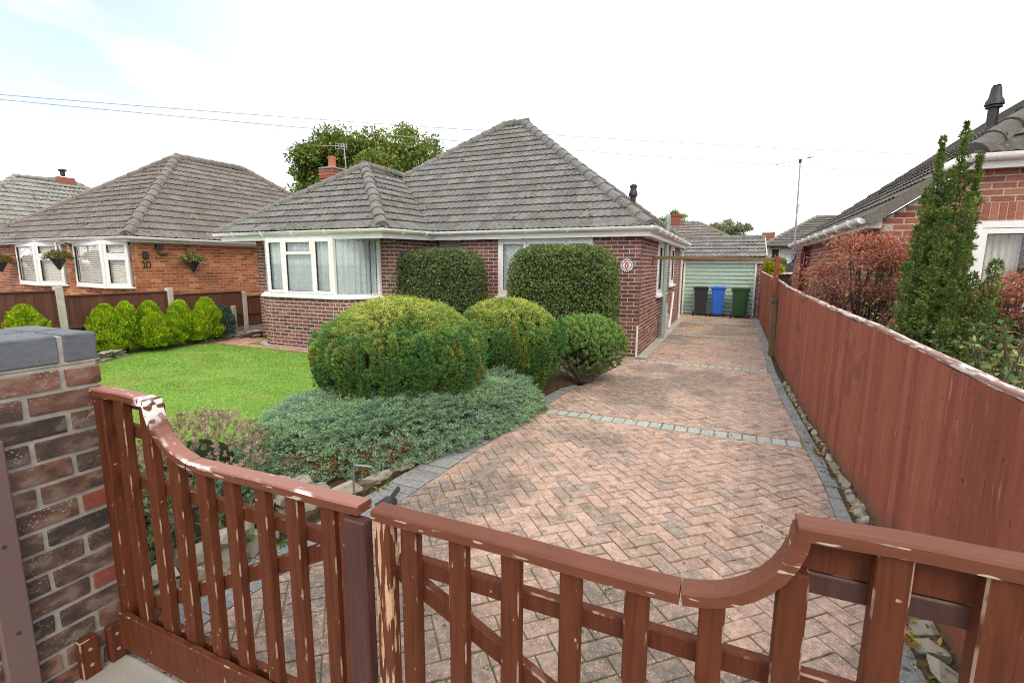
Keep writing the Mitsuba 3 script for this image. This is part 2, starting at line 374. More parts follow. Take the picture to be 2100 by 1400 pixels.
bsdf('dead_twigs', proc(f_dead), 1., .1)  # brown dead interior, also kept dark to paint shade in leaf gaps
bsdf('grey_twig', (.21, .175, .145), 1., .1)
bsdf('gap_shade_green', (.022, .032, .014), 1., .1)  # dark core colour that paints the shade seen between leaves
bsdf('gap_shade_blue', (.030, .045, .036), 1., .1)  # same painted gap shade, tinted for the juniper

# ------------------------------------------------------------------ builders of brickwork, tiles, foliage
rng = np.random.default_rng(11)
R1 = lambda a=0., b=1.: float(rng.uniform(a, b))
def tone(pal, dark=.3):
    """palette number + a tone inside it"""
    return (pal + .02 + .94 * (R1(0, .45) if R1() < dark else R1(.3, 1.)), R1())
def clear(a0, a1, holes):
    out = [(a0, a1)]
    for h0, h1 in holes:
        out = [q for s, e in out for q in ((s, min(e, h0)), (max(s, h1), e)) if q[1] - q[0] > .02]
    return out
def bricks(O, u, L, rows, pal, holes=(), ch=.075, bl=.225, start=0., z0=0., jt=.0145, cham=0., dep=.03, dark=.4, soldier=None, top=None):
    """stretcher bond on a plane from O along u; holes: (u0, u1, z0, z1); top(u) limits the height"""
    O, u = np.asarray(O, float), unit(u); n = V(u[1], -u[0], 0); out = []
    for r in range(rows):
        za, zb = z0 + r * ch, z0 + (r + 1) * ch - jt; zm = (za + zb) / 2
        for a0, a1 in clear(start if r % 2 else 0. if start == 0 else start, L, [(h[0], h[1]) for h in holes if h[2] < zm < h[3]]):
            k0 = math.floor((a0 + (.5 * bl if r % 2 else 0)) / bl)
            for k in range(k0, k0 + int((a1 - a0) / bl) + 3):
                s = max(k * bl - (.5 * bl if r % 2 else 0), a0); e = min((k + 1) * bl - (.5 * bl if r % 2 else 0), a1)
                if e - s < .035: continue
                if top is not None and zb > top((s + e) / 2): continue
                e2 = e - (jt if e < L - 1e-6 else 0)
                p = R1(-.0012, .0016)
                out.append(MB().obox(O + u * (s + e2) / 2 + n * (p - dep / 2) + V(0, 0, zm), [u, n, (0, 0, 1)], ((e2 - s) / 2, dep / 2, (zb - za) / 2), cham, tone(pal, dark)))
    return out
def wall_body(O, u, L, H, pal, holes=(), th=.2, back=.004, start=0., outline=None):
    O, u = np.asarray(O, float), unit(u); n = V(u[1], -u[0], 0)
    poly = outline if outline is not None else sbox(start, 0, L, H)
    for h in holes: poly = poly.difference(sbox(h[0], h[2], h[1], h[3]))
    return MB().prism(poly, 0, th - back, (pal + .5, 0), [u, V(0, 0, 1), -n], O - n * back)

def tiles(poly, pal, g=.33, w=.30, lift=.032, eave=.05, amp=.019):
    """concrete tiles laid course by course over a convex polygon of the roof; poly[0] -> poly[1] runs along the eave"""
    P = np.asarray(poly, float); u = unit(P[1] - P[0]); nn = np.zeros(3)
    for i in range(len(P)): nn += np.cross(P[i], P[(i + 1) % len(P)])
    n = unit(nn - u * (nn @ u)); n = n if n[2] > 0 else -n
    s = np.cross(n, u); s = s if s[2] > 0 else -s
    q = np.stack([(P - P[0]) @ u, (P - P[0]) @ s], 1)
    def span(y):
        y = min(max(y, 0.), q[:, 1].max() - 1e-4); xs = []
        for i in range(len(q)):
            a, b = q[i], q[(i + 1) % len(q)]
            if abs(a[1] - b[1]) < 1e-9:
                if abs(a[1] - y) < 1e-6: xs += [a[0], b[0]]
            elif min(a[1], b[1]) - 1e-9 <= y <= max(a[1], b[1]) + 1e-9: xs.append(a[0] + (b[0] - a[0]) * (y - a[1]) / (b[1] - a[1]))
        return (min(xs), max(xs)) if xs else (0, 0)
    f = np.linspace(0, 1, 9); hh = amp * (.5 - .5 * np.cos(4 * np.pi * f)); out = []
    i = np.arange(8); m = 9
    F = np.vstack([np.stack([i, i + 1, i + 1 + m], 1), np.stack([i, i + 1 + m, i + m], 1), np.stack([i + 2 * m, i + 1 + 2 * m, i + 1], 1), np.stack([i + 2 * m, i + 1, i], 1)])
    S = q[:, 1].max(); r = 0
    while r * g < S - .05:
        s0, s1 = r * g - (eave if r == 0 else 0), min((r + 1) * g + .02, S)
        (a0, a1), (b0, b1) = span(s0), span(s1)
        for k in range(math.floor(min(a0, b0) / w) - 1, math.ceil(max(a1, b1) / w) + 1):
            x0, x1 = k * w, (k + 1) * w
            if x1 < min(a0, b0) + .03 or x0 > max(a1, b1) - .03: continue
            x = np.linspace(x0, x1 + .004, 9); j = R1(-.003, .003); tl = R1(-.003, .003)
            lo = np.clip(x, a0, a1); hi = np.clip(x, b0, b1)
            v = np.vstack([P[0] + u * lo[:, None] + s * (s0 + j) + n * (hh + lift + tl + .5 * tl * np.linspace(-1, 1, 9))[:, None],
                           P[0] + u * hi[:, None] + s * s1 + n * (hh + .001)[:, None],
                           P[0] + u * lo[:, None] + s * (s0 + j) + n * (hh * .8 + .012)[:, None] + s * .012])
            out.append(MB().add(v, F, (pal + R1(.03, .95), R1())))
        r += 1
    return out
def ridge(a, b, pal, r=.118, step=.36):
    a, b = np.asarray(a, float), np.asarray(b, float); L = np.linalg.norm(b - a); d = (b - a) / L
    side = unit(np.cross(d, (0, 0, 1))); up = np.cross(side, d); n = max(1, round(L / step)); out = []
    g = np.radians(np.linspace(-112, 112, 10))
    for k in range(n):
        p0, p1 = a + d * (k * L / n - (.035 if k else .02)), a + d * ((k + 1) * L / n)
        sh = R1(-.008, .008)
        ring = lambda p, rr: p + rr * (np.sin(g)[:, None] * side + np.cos(g)[:, None] * up) - up * r * .45 + side * sh
        v = np.vstack([ring(p0, r * 1.14), ring(p1, r * .94), ring(p0, r * .90)])
        i = np.arange(9); F = np.vstack([np.stack([i, i + 10, i + 11], 1), np.stack([i, i + 11, i + 1], 1), np.stack([i + 20, i, i + 1], 1), np.stack([i + 20, i + 1, i + 21], 1)] + ([[[20, 20 + t, 21 + t] for t in range(1, 9)]] if k == 0 else []))
        out.append(MB().add(v, F, (pal + R1(.55, .98), R1())))
    return out
def deck(mb, *polys, down=.012):
    for P in polys:
        P = np.asarray(P, float) - V(0, 0, down); mb.add(P, [[0, i, i + 1] for i in range(1, len(P) - 1)])
    return mb

class Leaves:
    """many small leaf blades with a colour each"""
    def __init__(s): s.P, s.D, s.N, s.L, s.W, s.C = [], [], [], [], [], []
    def add(s, P, D, N, L, W, C):
        k = len(P); s.P.append(P); s.D.append(D); s.N.append(N)
        s.L.append(np.broadcast_to(L, (k,))); s.W.append(np.broadcast_to(W, (k,))); s.C.append(np.broadcast_to(C, (k, 3)))
    def put(s, key):
        P, D, N, C = (np.vstack(x) for x in (s.P, s.D, s.N, s.C)); L, W = np.concatenate(s.L)[:, None], np.concatenate(s.W)[:, None]
        D = D / np.linalg.norm(D, axis=1, keepdims=True); S = np.cross(D, N); S /= np.linalg.norm(S, axis=1, keepdims=True) + 1e-9
        U = np.cross(S, D)
        v = np.stack([P, P + D * L * .45 + S * W * .5 + U * L * .06, P + D * L, P + D * L * .45 - S * W * .5 + U * L * .06], 1).reshape(-1, 3)
        i = np.arange(len(P))[:, None] * 4
        f = np.vstack([i + [0, 1, 2], i + [0, 2, 3]])
        scene[key] = mikit.ply((v, f), 'leaf', smooth=False, color=np.clip(np.repeat(C, 4, 0), .004, .9))
    def part(s, parent, name, kind=None, label=None):
        k = numbered(parent + '__' + name); s.put(k)
        if kind or label: labels[k] = {**({'kind': kind} if kind else {}), **({'label': label} if label else {})}
        return k
def rdir(k, r=None):
    v = (r or rng).normal(size=(k, 3)); return v / np.linalg.norm(v, axis=1, keepdims=True)
def mixc(a, b, t): return np.asarray(a) * (1 - t[:, None]) + np.asarray(b) * t[:, None]
def jitter(C, k): return C * (1 + k * rng.normal(size=(len(C), 1))) * (1 + .35 * k * rng.normal(size=C.shape))

# ------------------------------------------------------------------ ground, lawn, driveway
def lerp_path(pts, y):
    p = np.asarray(pts); return np.interp(y, p[:, 1], p[:, 0])
KIN = [(-.66, -8.4), (-.63, -7.5), (-.56, -6.7), (-.54, -6.2), (-.52, -5.5), (-.47, -4.5), (-.435, -3.84), (-.41, -3.2), (-.36, -2.66)]
KOUT = [(-.95, -8.4), (-.92, -7.5), (-.84, -6.7), (-.82, -6.2), (-.80, -5.5), (-.70, -4.6), (-.62, -4.0), (-.60, -3.4), (-.54, -2.85), (-.42, -2.52)]
RIN = [(2.30, -8.6), (2.33, -5.6), (2.34, -4.9), (2.31, -4.0), (2.24, -1.8), (2.215, -.3), (2.26, 3.7), (2.30, 9.3)]
m = MB(); m.add([(-300, -120, -.05), (300, -120, -.05), (300, 300, -.05), (-300, 300, -.05)], [[0, 1, 2], [0, 2, 3]])
struct('ground', m, 'soil', 'bare earth under the gardens', 'ground')
m = MB(); LAWN = Polygon([(-8.35, -8.0), (-8.55, -4.9), (-8.75, -4.5), (-9.25, -3.5), (-9.35, -2.9), (-9.15, -2.36), (-7.6, -2.33), (-5.9, -2.40), (-3.2, -2.55), (-2.2, -3.9), (-2.6, -5.0), (-2.55, -6.2), (-2.95, -6.6), (-3.0, -8.0)])
m.prism(LAWN, -.045, .0)
lawn = struct('lawn', m, 'turf', 'mown bright green front lawn between the driveway bed and the low fence', 'lawn')
# blades of the lawn
N = 190000; p = np.column_stack([rng.uniform(-9.4, -2.2, N), rng.uniform(-8.0, -2.3, N)])
import shapely
p = p[shapely.contains_xy(LAWN.buffer(.02), p[:, 0], p[:, 1])]; k = len(p)
tn = meshkit.fbm(np.column_stack([p[:, 0] * 1.6, p[:, 1] * 3.6, 0 * p[:, 0]]), 4, 2); lf = Leaves()
yl = np.clip((tn - .50) / .20, 0, 1) * .75; big = meshkit.fbm(np.column_stack([p[:, 0] * .7, p[:, 1] * 2.2 + .5 * p[:, 0], 0 * p[:, 0]]), 4, 21)
C = jitter(mixc((.140, .270, .055), (.250, .405, .105), np.clip(.35 * rng.random(k) + 1.6 * (big - .32), 0, 1)) * (1 - yl[:, None]) + V(.38, .42, .13) * yl[:, None], .16)
D = np.column_stack([rng.normal(size=k) * .55, rng.normal(size=k) * .55, np.ones(k)])
lf.add(np.column_stack([p, np.full(k, -.003)]), D, rdir(k), rng.uniform(.010, .022, k), .006, C)
k_ = struct('grass', None, None, 'short mown grass blades covering the front lawn', 'grass', kind='stuff'); lf.put(k_)

drive_poly = Polygon([(lerp_path(KIN, y), y) for y in np.linspace(-8.75, -2.66, 24)] + [(-.28, -2.45), (-.9, -1.7), (-1.6, -1.3), (-1.6, -.16), (.16, -.16), (.2, -.02), (.2, 7.2), (-.2, 7.3), (-.2, 9.5), (2.32, 9.5)] + [(lerp_path(RIN, y), y) for y in np.linspace(9.3, -8.75, 40)])
bandy = [(-4.04, -3.845), (-.375, -.185), (3.60, 3.78), (6.80, 6.98)]
laid = drive_poly
for a, b in bandy: laid = laid.difference(sbox(-.52, a - .006, 3, b + .006) if a < -3 else sbox(-.02 if a < 0 else -1, a - .006, 3, b + .006))
m = MB().prism(drive_poly, -.05, -.009)
drive = struct('driveway', m, 'joint_sand', 'herringbone brick driveway with mossy joints running back to the garage', 'driveway')
pv = []; w = .1; ca, sa = math.cos(math.radians(42.5)), math.sin(math.radians(42.5))
lim = laid.buffer(-.004); minx, miny, maxx, maxy = lim.bounds
import shapely.prepared
inner = shapely.prepared.prep(lim.buffer(-.12)); near = shapely.prepared.prep(lim)
for a in range(-140, 141):
    for b in range(-100, 101):
        for c0, hw, hh in ((V(a + 2 * b + 1, a - 2 * b + .5), 1., .5), (V(a + 2 * b + 2.5, a - 2 * b + 0), .5, 1.)):
            x, y = c0 * w; X, Y = x * ca - y * sa + .8, x * sa + y * ca - 1.
            if not (minx - .1 < X < maxx + .1 and miny - .1 < Y < maxy + .1): continue
            hx, hy = hw * w - .0025, hh * w - .0025
            t = (R1(.04, .3) if R1() < .15 else R1(.3, .97), 0); dz = R1(-.0025, .0015)
            if inner.contains(shapely.Point(X, Y)):
                tl = V(R1(-1, 1), R1(-1, 1)) * .0022
                q = MB().obox((X, Y, -.02 + dz), [(ca, sa, tl[0]), (-sa, ca, tl[1]), (0, 0, 1)], (hx, hy, .02), .0032, t); pv.append(q)
            elif near.intersects(shapely.Point(X, Y).buffer(.12)):
                r = affinity.translate(affinity.rotate(sbox(-hx, -hy, hx, hy), 42.5), X, Y).intersection(lim)
                if r.area > .0012: pv.append(MB().prism(r, -.04, dz, t))
pieces(drive, 'paver', pv, 'paver', 300, 'far_pavers')
st = []
for a, b in bandy:
    x = (lerp_path(KIN, (a + b) / 2) + .09 if a < -3 else .21 if a > 0 else -.28); x1 = lerp_path(RIN, (a + b) / 2) - .01
    n = round((x1 - x) / .134); ww = (x1 - x) / n
    for k in range(n):
        xa = x + k * ww; st.append(MB().box(xa, xa + ww - .009, a + .004, b - .004, -.04, R1(-.002, .002), .006, (2 + R1(.1, .95), 0)))
pieces(drive, 'sett', st, 'paver', 120, 'far_setts')
m = MB().box(.24, .80, 2.10, 2.55, -.02, .004, .003, (.42, 0)); part(drive, 'inspection_cover', m, 'concrete')
m = MB().box(.24, .46, 4.75, 5.0, -.02, .004, .003, (.8, 0)).box(.28, .42, 4.82, 4.93, -.01, .0075, 0, (.12, 0)); part(drive, 'drain_grate', m, 'concrete')
def kerb_blocks(pin, pout, ya, yb, step):
    out = []; y = ya
    while y < yb:
        y2 = min(y + step - .006, yb); e = lambda yy: (lerp_path(pout, yy), lerp_path(pin, yy))
        (a0, b0), (a1, b1) = e(y), e(y2)
        if b0 - a0 > .03: out.append(MB().prism(Polygon([(a0, y), (b0 - .005, y), (b1 - .005, y2), (a1, y2)]), -.05, R1(-.003, .005), (1 + R1(.1, .95), 0)))
        y += step
    return out
kb = struct('kerb', MB().prism(Polygon(KOUT + KIN[::-1]), -.05, -.008), 'joint_sand', 'grey block edging curving along the planted bed side of the driveway', 'kerb')
pieces(kb, 'block', kerb_blocks(KIN, KOUT, -8.4, -2.6, .105), 'paver')
ROUT = [(x + .108, y) for x, y in RIN]
kb = struct('kerb', MB().prism(Polygon(ROUT + RIN[::-1]), -.05, -.006), 'joint_sand', 'grey block edging along the red fence side of the driveway', 'kerb')
pieces(kb, 'block', kerb_blocks(ROUT, RIN, -8.6, 9.3, .205) , 'paver')
pieces(kb, 'outer_block', kerb_blocks([(x + .055, y) for x, y in ROUT], ROUT, 2.0, 9.3, .205), 'paver')
m = MB().box(.002, .195, .0, 7.2, -.05, .006, .004, (.62, 0)).box(-1.6, .0, -.155, -.002, -.05, .004, .003, (.6, 0))
struct('concrete_apron', m, 'concrete', 'narrow concrete strip at the foot of the brick side wall', 'concrete strip')
# front path round the bay
m = MB().prism(Polygon([(-9.1, -2.30), (-9.05, -1.2), (-8.2, -1.2), (-8.0, -1.7), (-7.4, -2.02), (-5.4, -2.02), (-4.9, -1.5), (-3.0, -1.5), (-3.0, -2.3)]), -.055, -.02)
pa = struct('path', m, 'joint_sand', 'red block path between the lawn and the curved bay', 'path'); pv = []
for r in range(4):
    for k in range(58):
        x0 = -9.02 + k * .104; y0 = -2.285 + r * .208
        if r > 0 and -8.05 < x0 < -4.95 and y0 + .2 > -2.06: continue
        pv.append(MB().box(x0, x0 + .098, y0, y0 + .2, -.04, R1(-.006, .0), .004, (3 + R1(.05, .95), 0)))
pieces(pa, 'paver', pv, 'paver')
m = MB().prism(Polygon([(-8.05, -1.2), (-8.0, -1.66), (-7.75, -1.92), (-7.4, -2.05), (-5.4, -2.05), (-5.0, -1.75), (-4.9, -1.2)]), -.05, .008, (.6, 0)); part(pa, 'plinth', m, 'concrete')
# planted beds
m = MB().prism(Polygon([(-2.95, -8.0), (-2.95, -6.7), (-2.6, -6.0), (-2.5, -4.9), (-2.1, -3.8), (-3.0, -2.6), (-3.0, -1.4), (-4.4, -1.4), (-4.4, -.0), (-1.6, -.0), (-1.0, -1.7), (-.42, -2.45), (-.55, -2.8), (-.62, -3.4), (-.66, -4.0), (-.84, -5.5), (-.88, -6.5), (-.97, -6.75), (-1.0, -8.0)]), -.05, .015)
struct('planted_bed', m, 'soil', 'earth bed with clipped evergreens between lawn and driveway', 'flower bed')
m = MB().prism(Polygon([(-9.2, -8.0), (-9.2, -.9), (-8.75, -.9), (-8.7, -1.4), (-9.1, -2.35), (-9.35, -2.9), (-9.25, -3.5), (-8.75, -4.5), (-8.5, -4.9), (-8.3, -8.0)]), -.05, .09)
struct('planted_bed', m, 'soil', 'earth bed of lime conifers below the brown panel fence', 'flower bed')
m = MB().prism(Polygon([(2.42, -8.6), (2.42, 9.3), (3.2, 9.3), (3.2, -.8), (9, -1.4), (9, -8.6)]), -.05, .004)
struct('planted_bed', m, 'soil', 'neighbouring shrub bed behind the red fence', 'flower bed')
m = MB().box(-14, 9, -11.5, -8.2, -.05, .022, 0, (.60, 0)); pm = struct('pavement', m, 'concrete', 'concrete slabs of the street pavement outside the gates', 'pavement')
sl = [MB().box(-.79 + .62 * i, -.79 + .62 * i + .612, -8.2 - .45 * (j + 1), -8.2 - .45 * j - .008, -.02, .036 + R1(-.002, .002), .006, (.55 + R1(0, .12), 0)) for i in range(5) for j in range(3)]
pieces(pm, 'slab', sl, 'concrete')

# ------------------------------------------------------------------ windows
def pane_mesh(c, u, w, h):
    c, u = np.asarray(c, float), unit(u); z = V(0, 0, 1)
    return MB().add([c - u * w / 2 - z * h / 2, c + u * w / 2 - z * h / 2, c + u * w / 2 + z * h / 2, c - u * w / 2 + z * h / 2], [[0, 1, 2], [0, 2, 3]])
def frame_ring(mb, c, u, n, w, h, bw, d, ch=.004):
    """four mitre-free bars round a w x h rectangle centred at c, bw wide, d deep"""
    c, u, n = np.asarray(c, float), unit(u), unit(n); z = V(0, 0, 1); ax = [u, n, z]
    for s in (-1, 1):
        mb.obox(c + s * u * (w / 2 - bw / 2), ax, (bw / 2, d / 2, h / 2), ch)
        mb.obox(c + s * z * (h / 2 - bw / 2), ax, (w / 2 - bw - .0005, d / 2 - .002, bw / 2), ch)
    return mb
def net(c, u, n, w, h, back=.07, folds=9, amp=.012, ph=0.):
    c, u, n = np.asarray(c, float), unit(u), unit(n); a = np.linspace(0, 1, 70); b = np.linspace(0, 1, 6)
    A, B = np.meshgrid(a, b); off = amp * np.sin(A * folds * 6.28 + ph + .6 * np.sin(A * 9 + ph)) * (1.1 - .2 * B)
    v = (c - n * back)[None, None] + u * ((A - .5) * w)[..., None] + V(0, 0, 1) * ((B - .5) * h)[..., None] + n * off[..., None]
    i, j = np.meshgrid(np.arange(5), np.arange(69), indexing='ij'); q = np.stack([i * 70 + j, i * 70 + j + 1, (i + 1) * 70 + j + 1, (i + 1) * 70 + j], -1).reshape(-1, 4)
    return MB().add(v.reshape(-1, 3), np.vstack([q[:, [0, 1, 2]], q[:, [0, 2, 3]]]), np.stack([A * w / 1.0, B * h / .9], -1).reshape(-1, 2))
def sash(win, c, u, n, w, h, bw=.05, net_mat='lace', proud=.012, ph=0.):
    """one light of a window: frame, dark seal, pane and the net behind it"""
    f = frame_ring(MB(), np.asarray(c) + unit(n) * proud, u, n, w, h, bw, .055)
    part(win, 'sash', f, 'pvc')
    s = frame_ring(MB(), np.asarray(c) + unit(n) * proud, u, n, w - 2 * bw + .001, h - 2 * bw + .001, .008, .03, 0); part(win, 'seal', s, 'seal')
    part(win, 'pane', pane_mesh(np.asarray(c) + unit(n) * (proud - .004), u, w - 2 * bw, h - 2 * bw), 'glass')
    if net_mat: part(win, 'net_curtain', net(c, u, n, w - .02, h - .02, ph=ph, folds=w * 11), net_mat, True)

# ------------------------------------------------------------------ the bungalow, number 8
H8 = thing('bungalow', 'brown brick bungalow with a grey hipped tile roof and curved bay, behind the clipped evergreens', 'bungalow')
X_, Z_ = V(1, 0, 0), V(0, 0, 1)
ROWS, TOPZ = 30, 2.25
# front wall with the wide window (u runs from x = -3.80 to 0)
fw = part(H8, 'front_wall', wall_body((-3.80, 0, 0), X_, 3.79, TOPZ, 0, [(.9, 2.9, 1.075, 2.3)], start=0), 'mortar')
vis = lambda c: not (c[2] < 1.35 and c[0] < -2.95) and not (c[2] < 1.05 and c[0] < -.3)
pieces(fw, 'brick', bricks((-3.80, 0, 0), X_, 3.80, ROWS, 0, [(.9, 2.9, 1.075, 2.3)]), 'brick', 230, 'brickwork', ok=vis)
sw = part(H8, 'side_wall', wall_body((0, 0, 0), V(0, 1, 0), 7.25, TOPZ, 0, [(2.25, 3.65, 1.05, 2.3), (4.65, 5.55, 1.2, 2.3)], start=.2), 'mortar')
pieces(sw, 'brick', bricks((0, 0, 0), V(0, 1, 0), 7.25, ROWS, 0, [(2.25, 3.65, 1.05, 2.3), (4.65, 5.55, 1.2, 2.3)], start=.032, bl=.225), 'brick', 60, 'brickwork', ok=lambda c: c[1] < .8)
# wing: right return wall, pier and left pier
WX, WY = -4.62, -1.15
ww = part(H8, 'wing_wall', wall_body((WX, WY, 0), V(0, 1, 0), 2.1, TOPZ, 0, start=.2), 'mortar')
part(H8, 'wing_pier', wall_body((-8.6, WY, 0), X_, .74, TOPZ, 0), 'mortar'); part(H8, 'wing_pier', wall_body((-5.02, WY, 0), X_, .393, TOPZ, 0), 'mortar')
pieces(ww, 'brick', bricks((-5.0, WY, 0), X_, -5.0 * -1 + WX, ROWS, 0, dark=.55) + bricks((WX, WY, 0), V(0, 1, 0), 2.1, ROWS, 0, start=.032, dark=.5) + bricks((-8.6, WY, 0), X_, .74, ROWS, 0),
       'brick', 170, 'brickwork', ok=lambda c: c[2] > 1.0 and c[0] > -6)
m = MB().box(-8.6, -8.4, WY + .2, 7.2, 0, TOPZ, 0, (.4, 0)).box(-8.6, -.2, 7.05, 7.25, 0, TOPZ, 0, (.4, 0)); part(H8, 'rear_wall', m, 'mortar')
# porch recess and door
m = MB().box(-4.6, -3.6, .42, .47, 0, 2.6, 0).box(-3.797, -3.75, .2, .419, 0, TOPZ); part(H8, 'porch_panel', m, 'door_grey')
m = MB().box(-4.5, -3.85, .39, .418, .05, 2.06, .004).box(-4.42, -4.22, .38, .392, 1.1, 1.95, .004).box(-4.13, -3.93, .38, .392, 1.1, 1.95, .004); part(H8, 'front_door', m, 'door_grey')
# curved bay: brick plinth wall along a path, sill, lights
BY, BR = -1.96, .55
BXL, BXR = -7.27, -5.55
def arc(cx, cy, r, a0, a1, n=12): return [(cx + r * math.cos(t), cy + r * math.sin(t), 0) for t in np.radians(np.linspace(a0, a1, n))]
def bay_path(off=0., e=.0):
    r = BR + off
    return np.array([(BXL - r, WY - e, 0)] + arc(BXL, BY + BR, r, 180, 270) + arc(BXR, BY + BR, r, 270, 360) + [(BXR + r, WY - e, 0)])
bp = bay_path(); BH = 1.035
seg = np.linalg.norm(np.diff(bp, axis=0), axis=1); cum = np.concatenate([[0], np.cumsum(seg)])
def on_path(s):
    i = min(max(np.searchsorted(cum, s) - 1, 0), len(seg) - 1); t = (s - cum[i]) / seg[i]
    return bp[i] * (1 - t) + bp[i + 1] * t
m = MB().strip([(-.18, 0), (-.004, 0), (-.004, BH), (-.18, BH)], bp, (.5, 0)); bw_ = part(H8, 'bay_wall', m, 'mortar')
bb = []; curve1 = cum[12]; flat = cum[13] - cum[12]
BROWS, bch = 14, BH / 14
for r in range(BROWS):
    cuts = [0.]; 
    hb = .1125
    s = .5 * hb if r % 2 else hb
    while s < curve1 - .04: cuts.append(s); s += hb
    s = curve1 + (.225 if r % 2 else .1125)
    cuts.append(curve1)
    while s < cum[13] - .05: cuts.append(s); s += (BXR - BXL) / round((BXR - BXL) / .225)
    cuts.append(cum[13]); s = cum[13] + (hb if r % 2 else .5 * hb)
    while s < cum[-1] - .04: cuts.append(s); s += hb
    cuts.append(cum[-1])
    for a, b in zip(cuts[:-1], cuts[1:]):
        pa_, pb_ = on_path(a + .002), on_path(b - .013); u = unit(pb_ - pa_); n = V(u[1], -u[0], 0)
        bb.append(MB().obox((pa_ + pb_) / 2 + n * (R1(-.001, .0018) - .016) + Z_ * (r * bch + bch / 2 - .005), [u, n, Z_], (np.linalg.norm(pb_ - pa_) / 2, .016, (bch - .0145) / 2), 0, tone(0, .4)))
pieces(bw_, 'brick', bb, 'brick', 290, 'brickwork')
bay = H8 + '__bay_window'
sillp = [(-.10, BH + .002), (.055, BH + .002), (.055, BH + .028), (.02, BH + .05), (-.10, BH + .05)]
part(H8, 'bay_window', MB().strip(sillp, bay_path(e=.004)), 'pvc', label='white bay window with curved corner panes and net curtains')
HW = 2.24
def post(mb, p, w=.05): mb.obox(np.asarray(p) + Z_ * (BH + .05 + HW) / 2, [X_, V(0, 1, 0), Z_], (w / 2, .035, (HW - BH - .05) / 2), .004)
m = MB()
m.strip([(-.06, HW - .045), (-.005, HW - .045), (-.005, HW), (-.06, HW)], bay_path(e=.004)).strip([(-.06, BH + .051), (-.005, BH + .051), (-.005, BH + .09), (-.06, BH + .09)], bay_path(e=.004))
xs = [BXL - .02, -6.80, -6.01, BXR + .03]
for x in xs: post(m, (x, BY + .034, 0), .055)
for s, X0 in ((-1, BXL), (1, BXR)): post(m, (X0 + s * (BR - .03), WY - .04, 0), .06)
part(bay, 'frame', m, 'pvc')
zc, hh = (HW + BH + .05) / 2, HW - BH - .05 - .08
for a, b, ph in ((xs[0], xs[1], 1.), (xs[2], xs[3], 2.)):
    sash(bay, ((a + b) / 2, BY + .02, zc + .002), X_, V(0, -1, 0), b - a - .035, hh, .06, None)
a, b = xs[1], xs[2]
sash(bay, ((a + b) / 2, BY + .02, HW - .045 - .145), X_, V(0, -1, 0), b - a - .035, .29, .055, None)
sash(bay, ((a + b) / 2, BY + .02, BH + .09 + .405), X_, V(0, -1, 0), b - a - .035, .80, .035, None, .004)
for s, X0 in ((1, BXR), (-1, BXL)):
    g = arc(X0, BY + BR, BR - .03, 272 if s > 0 else 268, 356 if s > 0 else 184, 14); P = np.array([q for q in g])
    v = np.vstack([P + Z_ * (BH + .092), P + Z_ * (HW - .047)]); i = np.arange(13)
    part(bay, 'curved_pane', MB().add(v, np.vstack([np.stack([i, i + 1, i + 15], 1), np.stack([i, i + 15, i + 14], 1)])), 'glass')
    sl_ = MB()
    for q in (P[0], P[-1]): sl_.tube([q + Z_ * (BH + .09), q + Z_ * (HW - .045)], .008, 6)
    part(bay, 'seal', sl_, 'seal')
# one lace net following the bay
cp = bay_path(-.085, .03); cs = np.concatenate([[0], np.cumsum(np.linalg.norm(np.diff(cp, axis=0), axis=1))])
ss = np.linspace(0, cs[-1], 420); px = np.stack([np.interp(ss, cs, cp[:, k]) for k in range(3)], 1); tg = np.gradient(px, axis=0); tg /= np.linalg.norm(tg, axis=1, keepdims=True)
nn = np.stack([tg[:, 1], -tg[:, 0], 0 * ss], 1); off = .014 * np.sin(ss * 62 + 1.3 * np.sin(ss * 7)) + .008 * np.sin(ss * 27)
zz = np.linspace(BH + .06, HW - .01, 8); v = np.concatenate([px + nn * (off * (1.15 - .3 * t))[:, None] + Z_ * z for t, z in zip(np.linspace(0, 1, 8), zz)])
i, j = np.meshgrid(np.arange(7), np.arange(419), indexing='ij'); q = np.stack([i * 420 + j, i * 420 + j + 1, (i + 1) * 420 + j + 1, (i + 1) * 420 + j], -1).reshape(-1, 4)
uvc = np.stack([np.tile(ss / 1.15, 8), np.repeat((zz - BH) / .95, 420)], 1)
part(bay, 'net_curtain', MB().add(v, np.vstack([q[:, [0, 1, 2]], q[:, [0, 2, 3]]]), uvc), 'lace', True)
part(H8, 'bay_back', MB().strip([(-.24, .02), (-.20, .02), (-.20, HW), (-.24, HW)], bay_path(0, .02)), 'room')
# front window
win = part(H8, 'front_window', frame_ring(MB(), (-1.9, .02, 1.665), X_, V(0, -1, 0), 1.992, 1.166, .055, .07), 'pvc', label='wide white front window half hidden by the clipped hedge')
part(win, 'sill', MB().box(-2.96, -.84, -.07, .06, 1.030, 1.078, .006), 'pvc')
for a, b, ph in ((-2.85, -2.27, .4), (-2.27, -1.42, 1.7), (-1.42, -.95, 2.9)): sash(win, ((a + b) / 2, .02, 1.665), X_, V(0, -1, 0), b - a - .01, 1.05, .06, 'lace', ph=ph)
part(H8, 'room_lining', MB().box(-3.0, -.8, .14, .16, 1.0, 2.24), 'room')
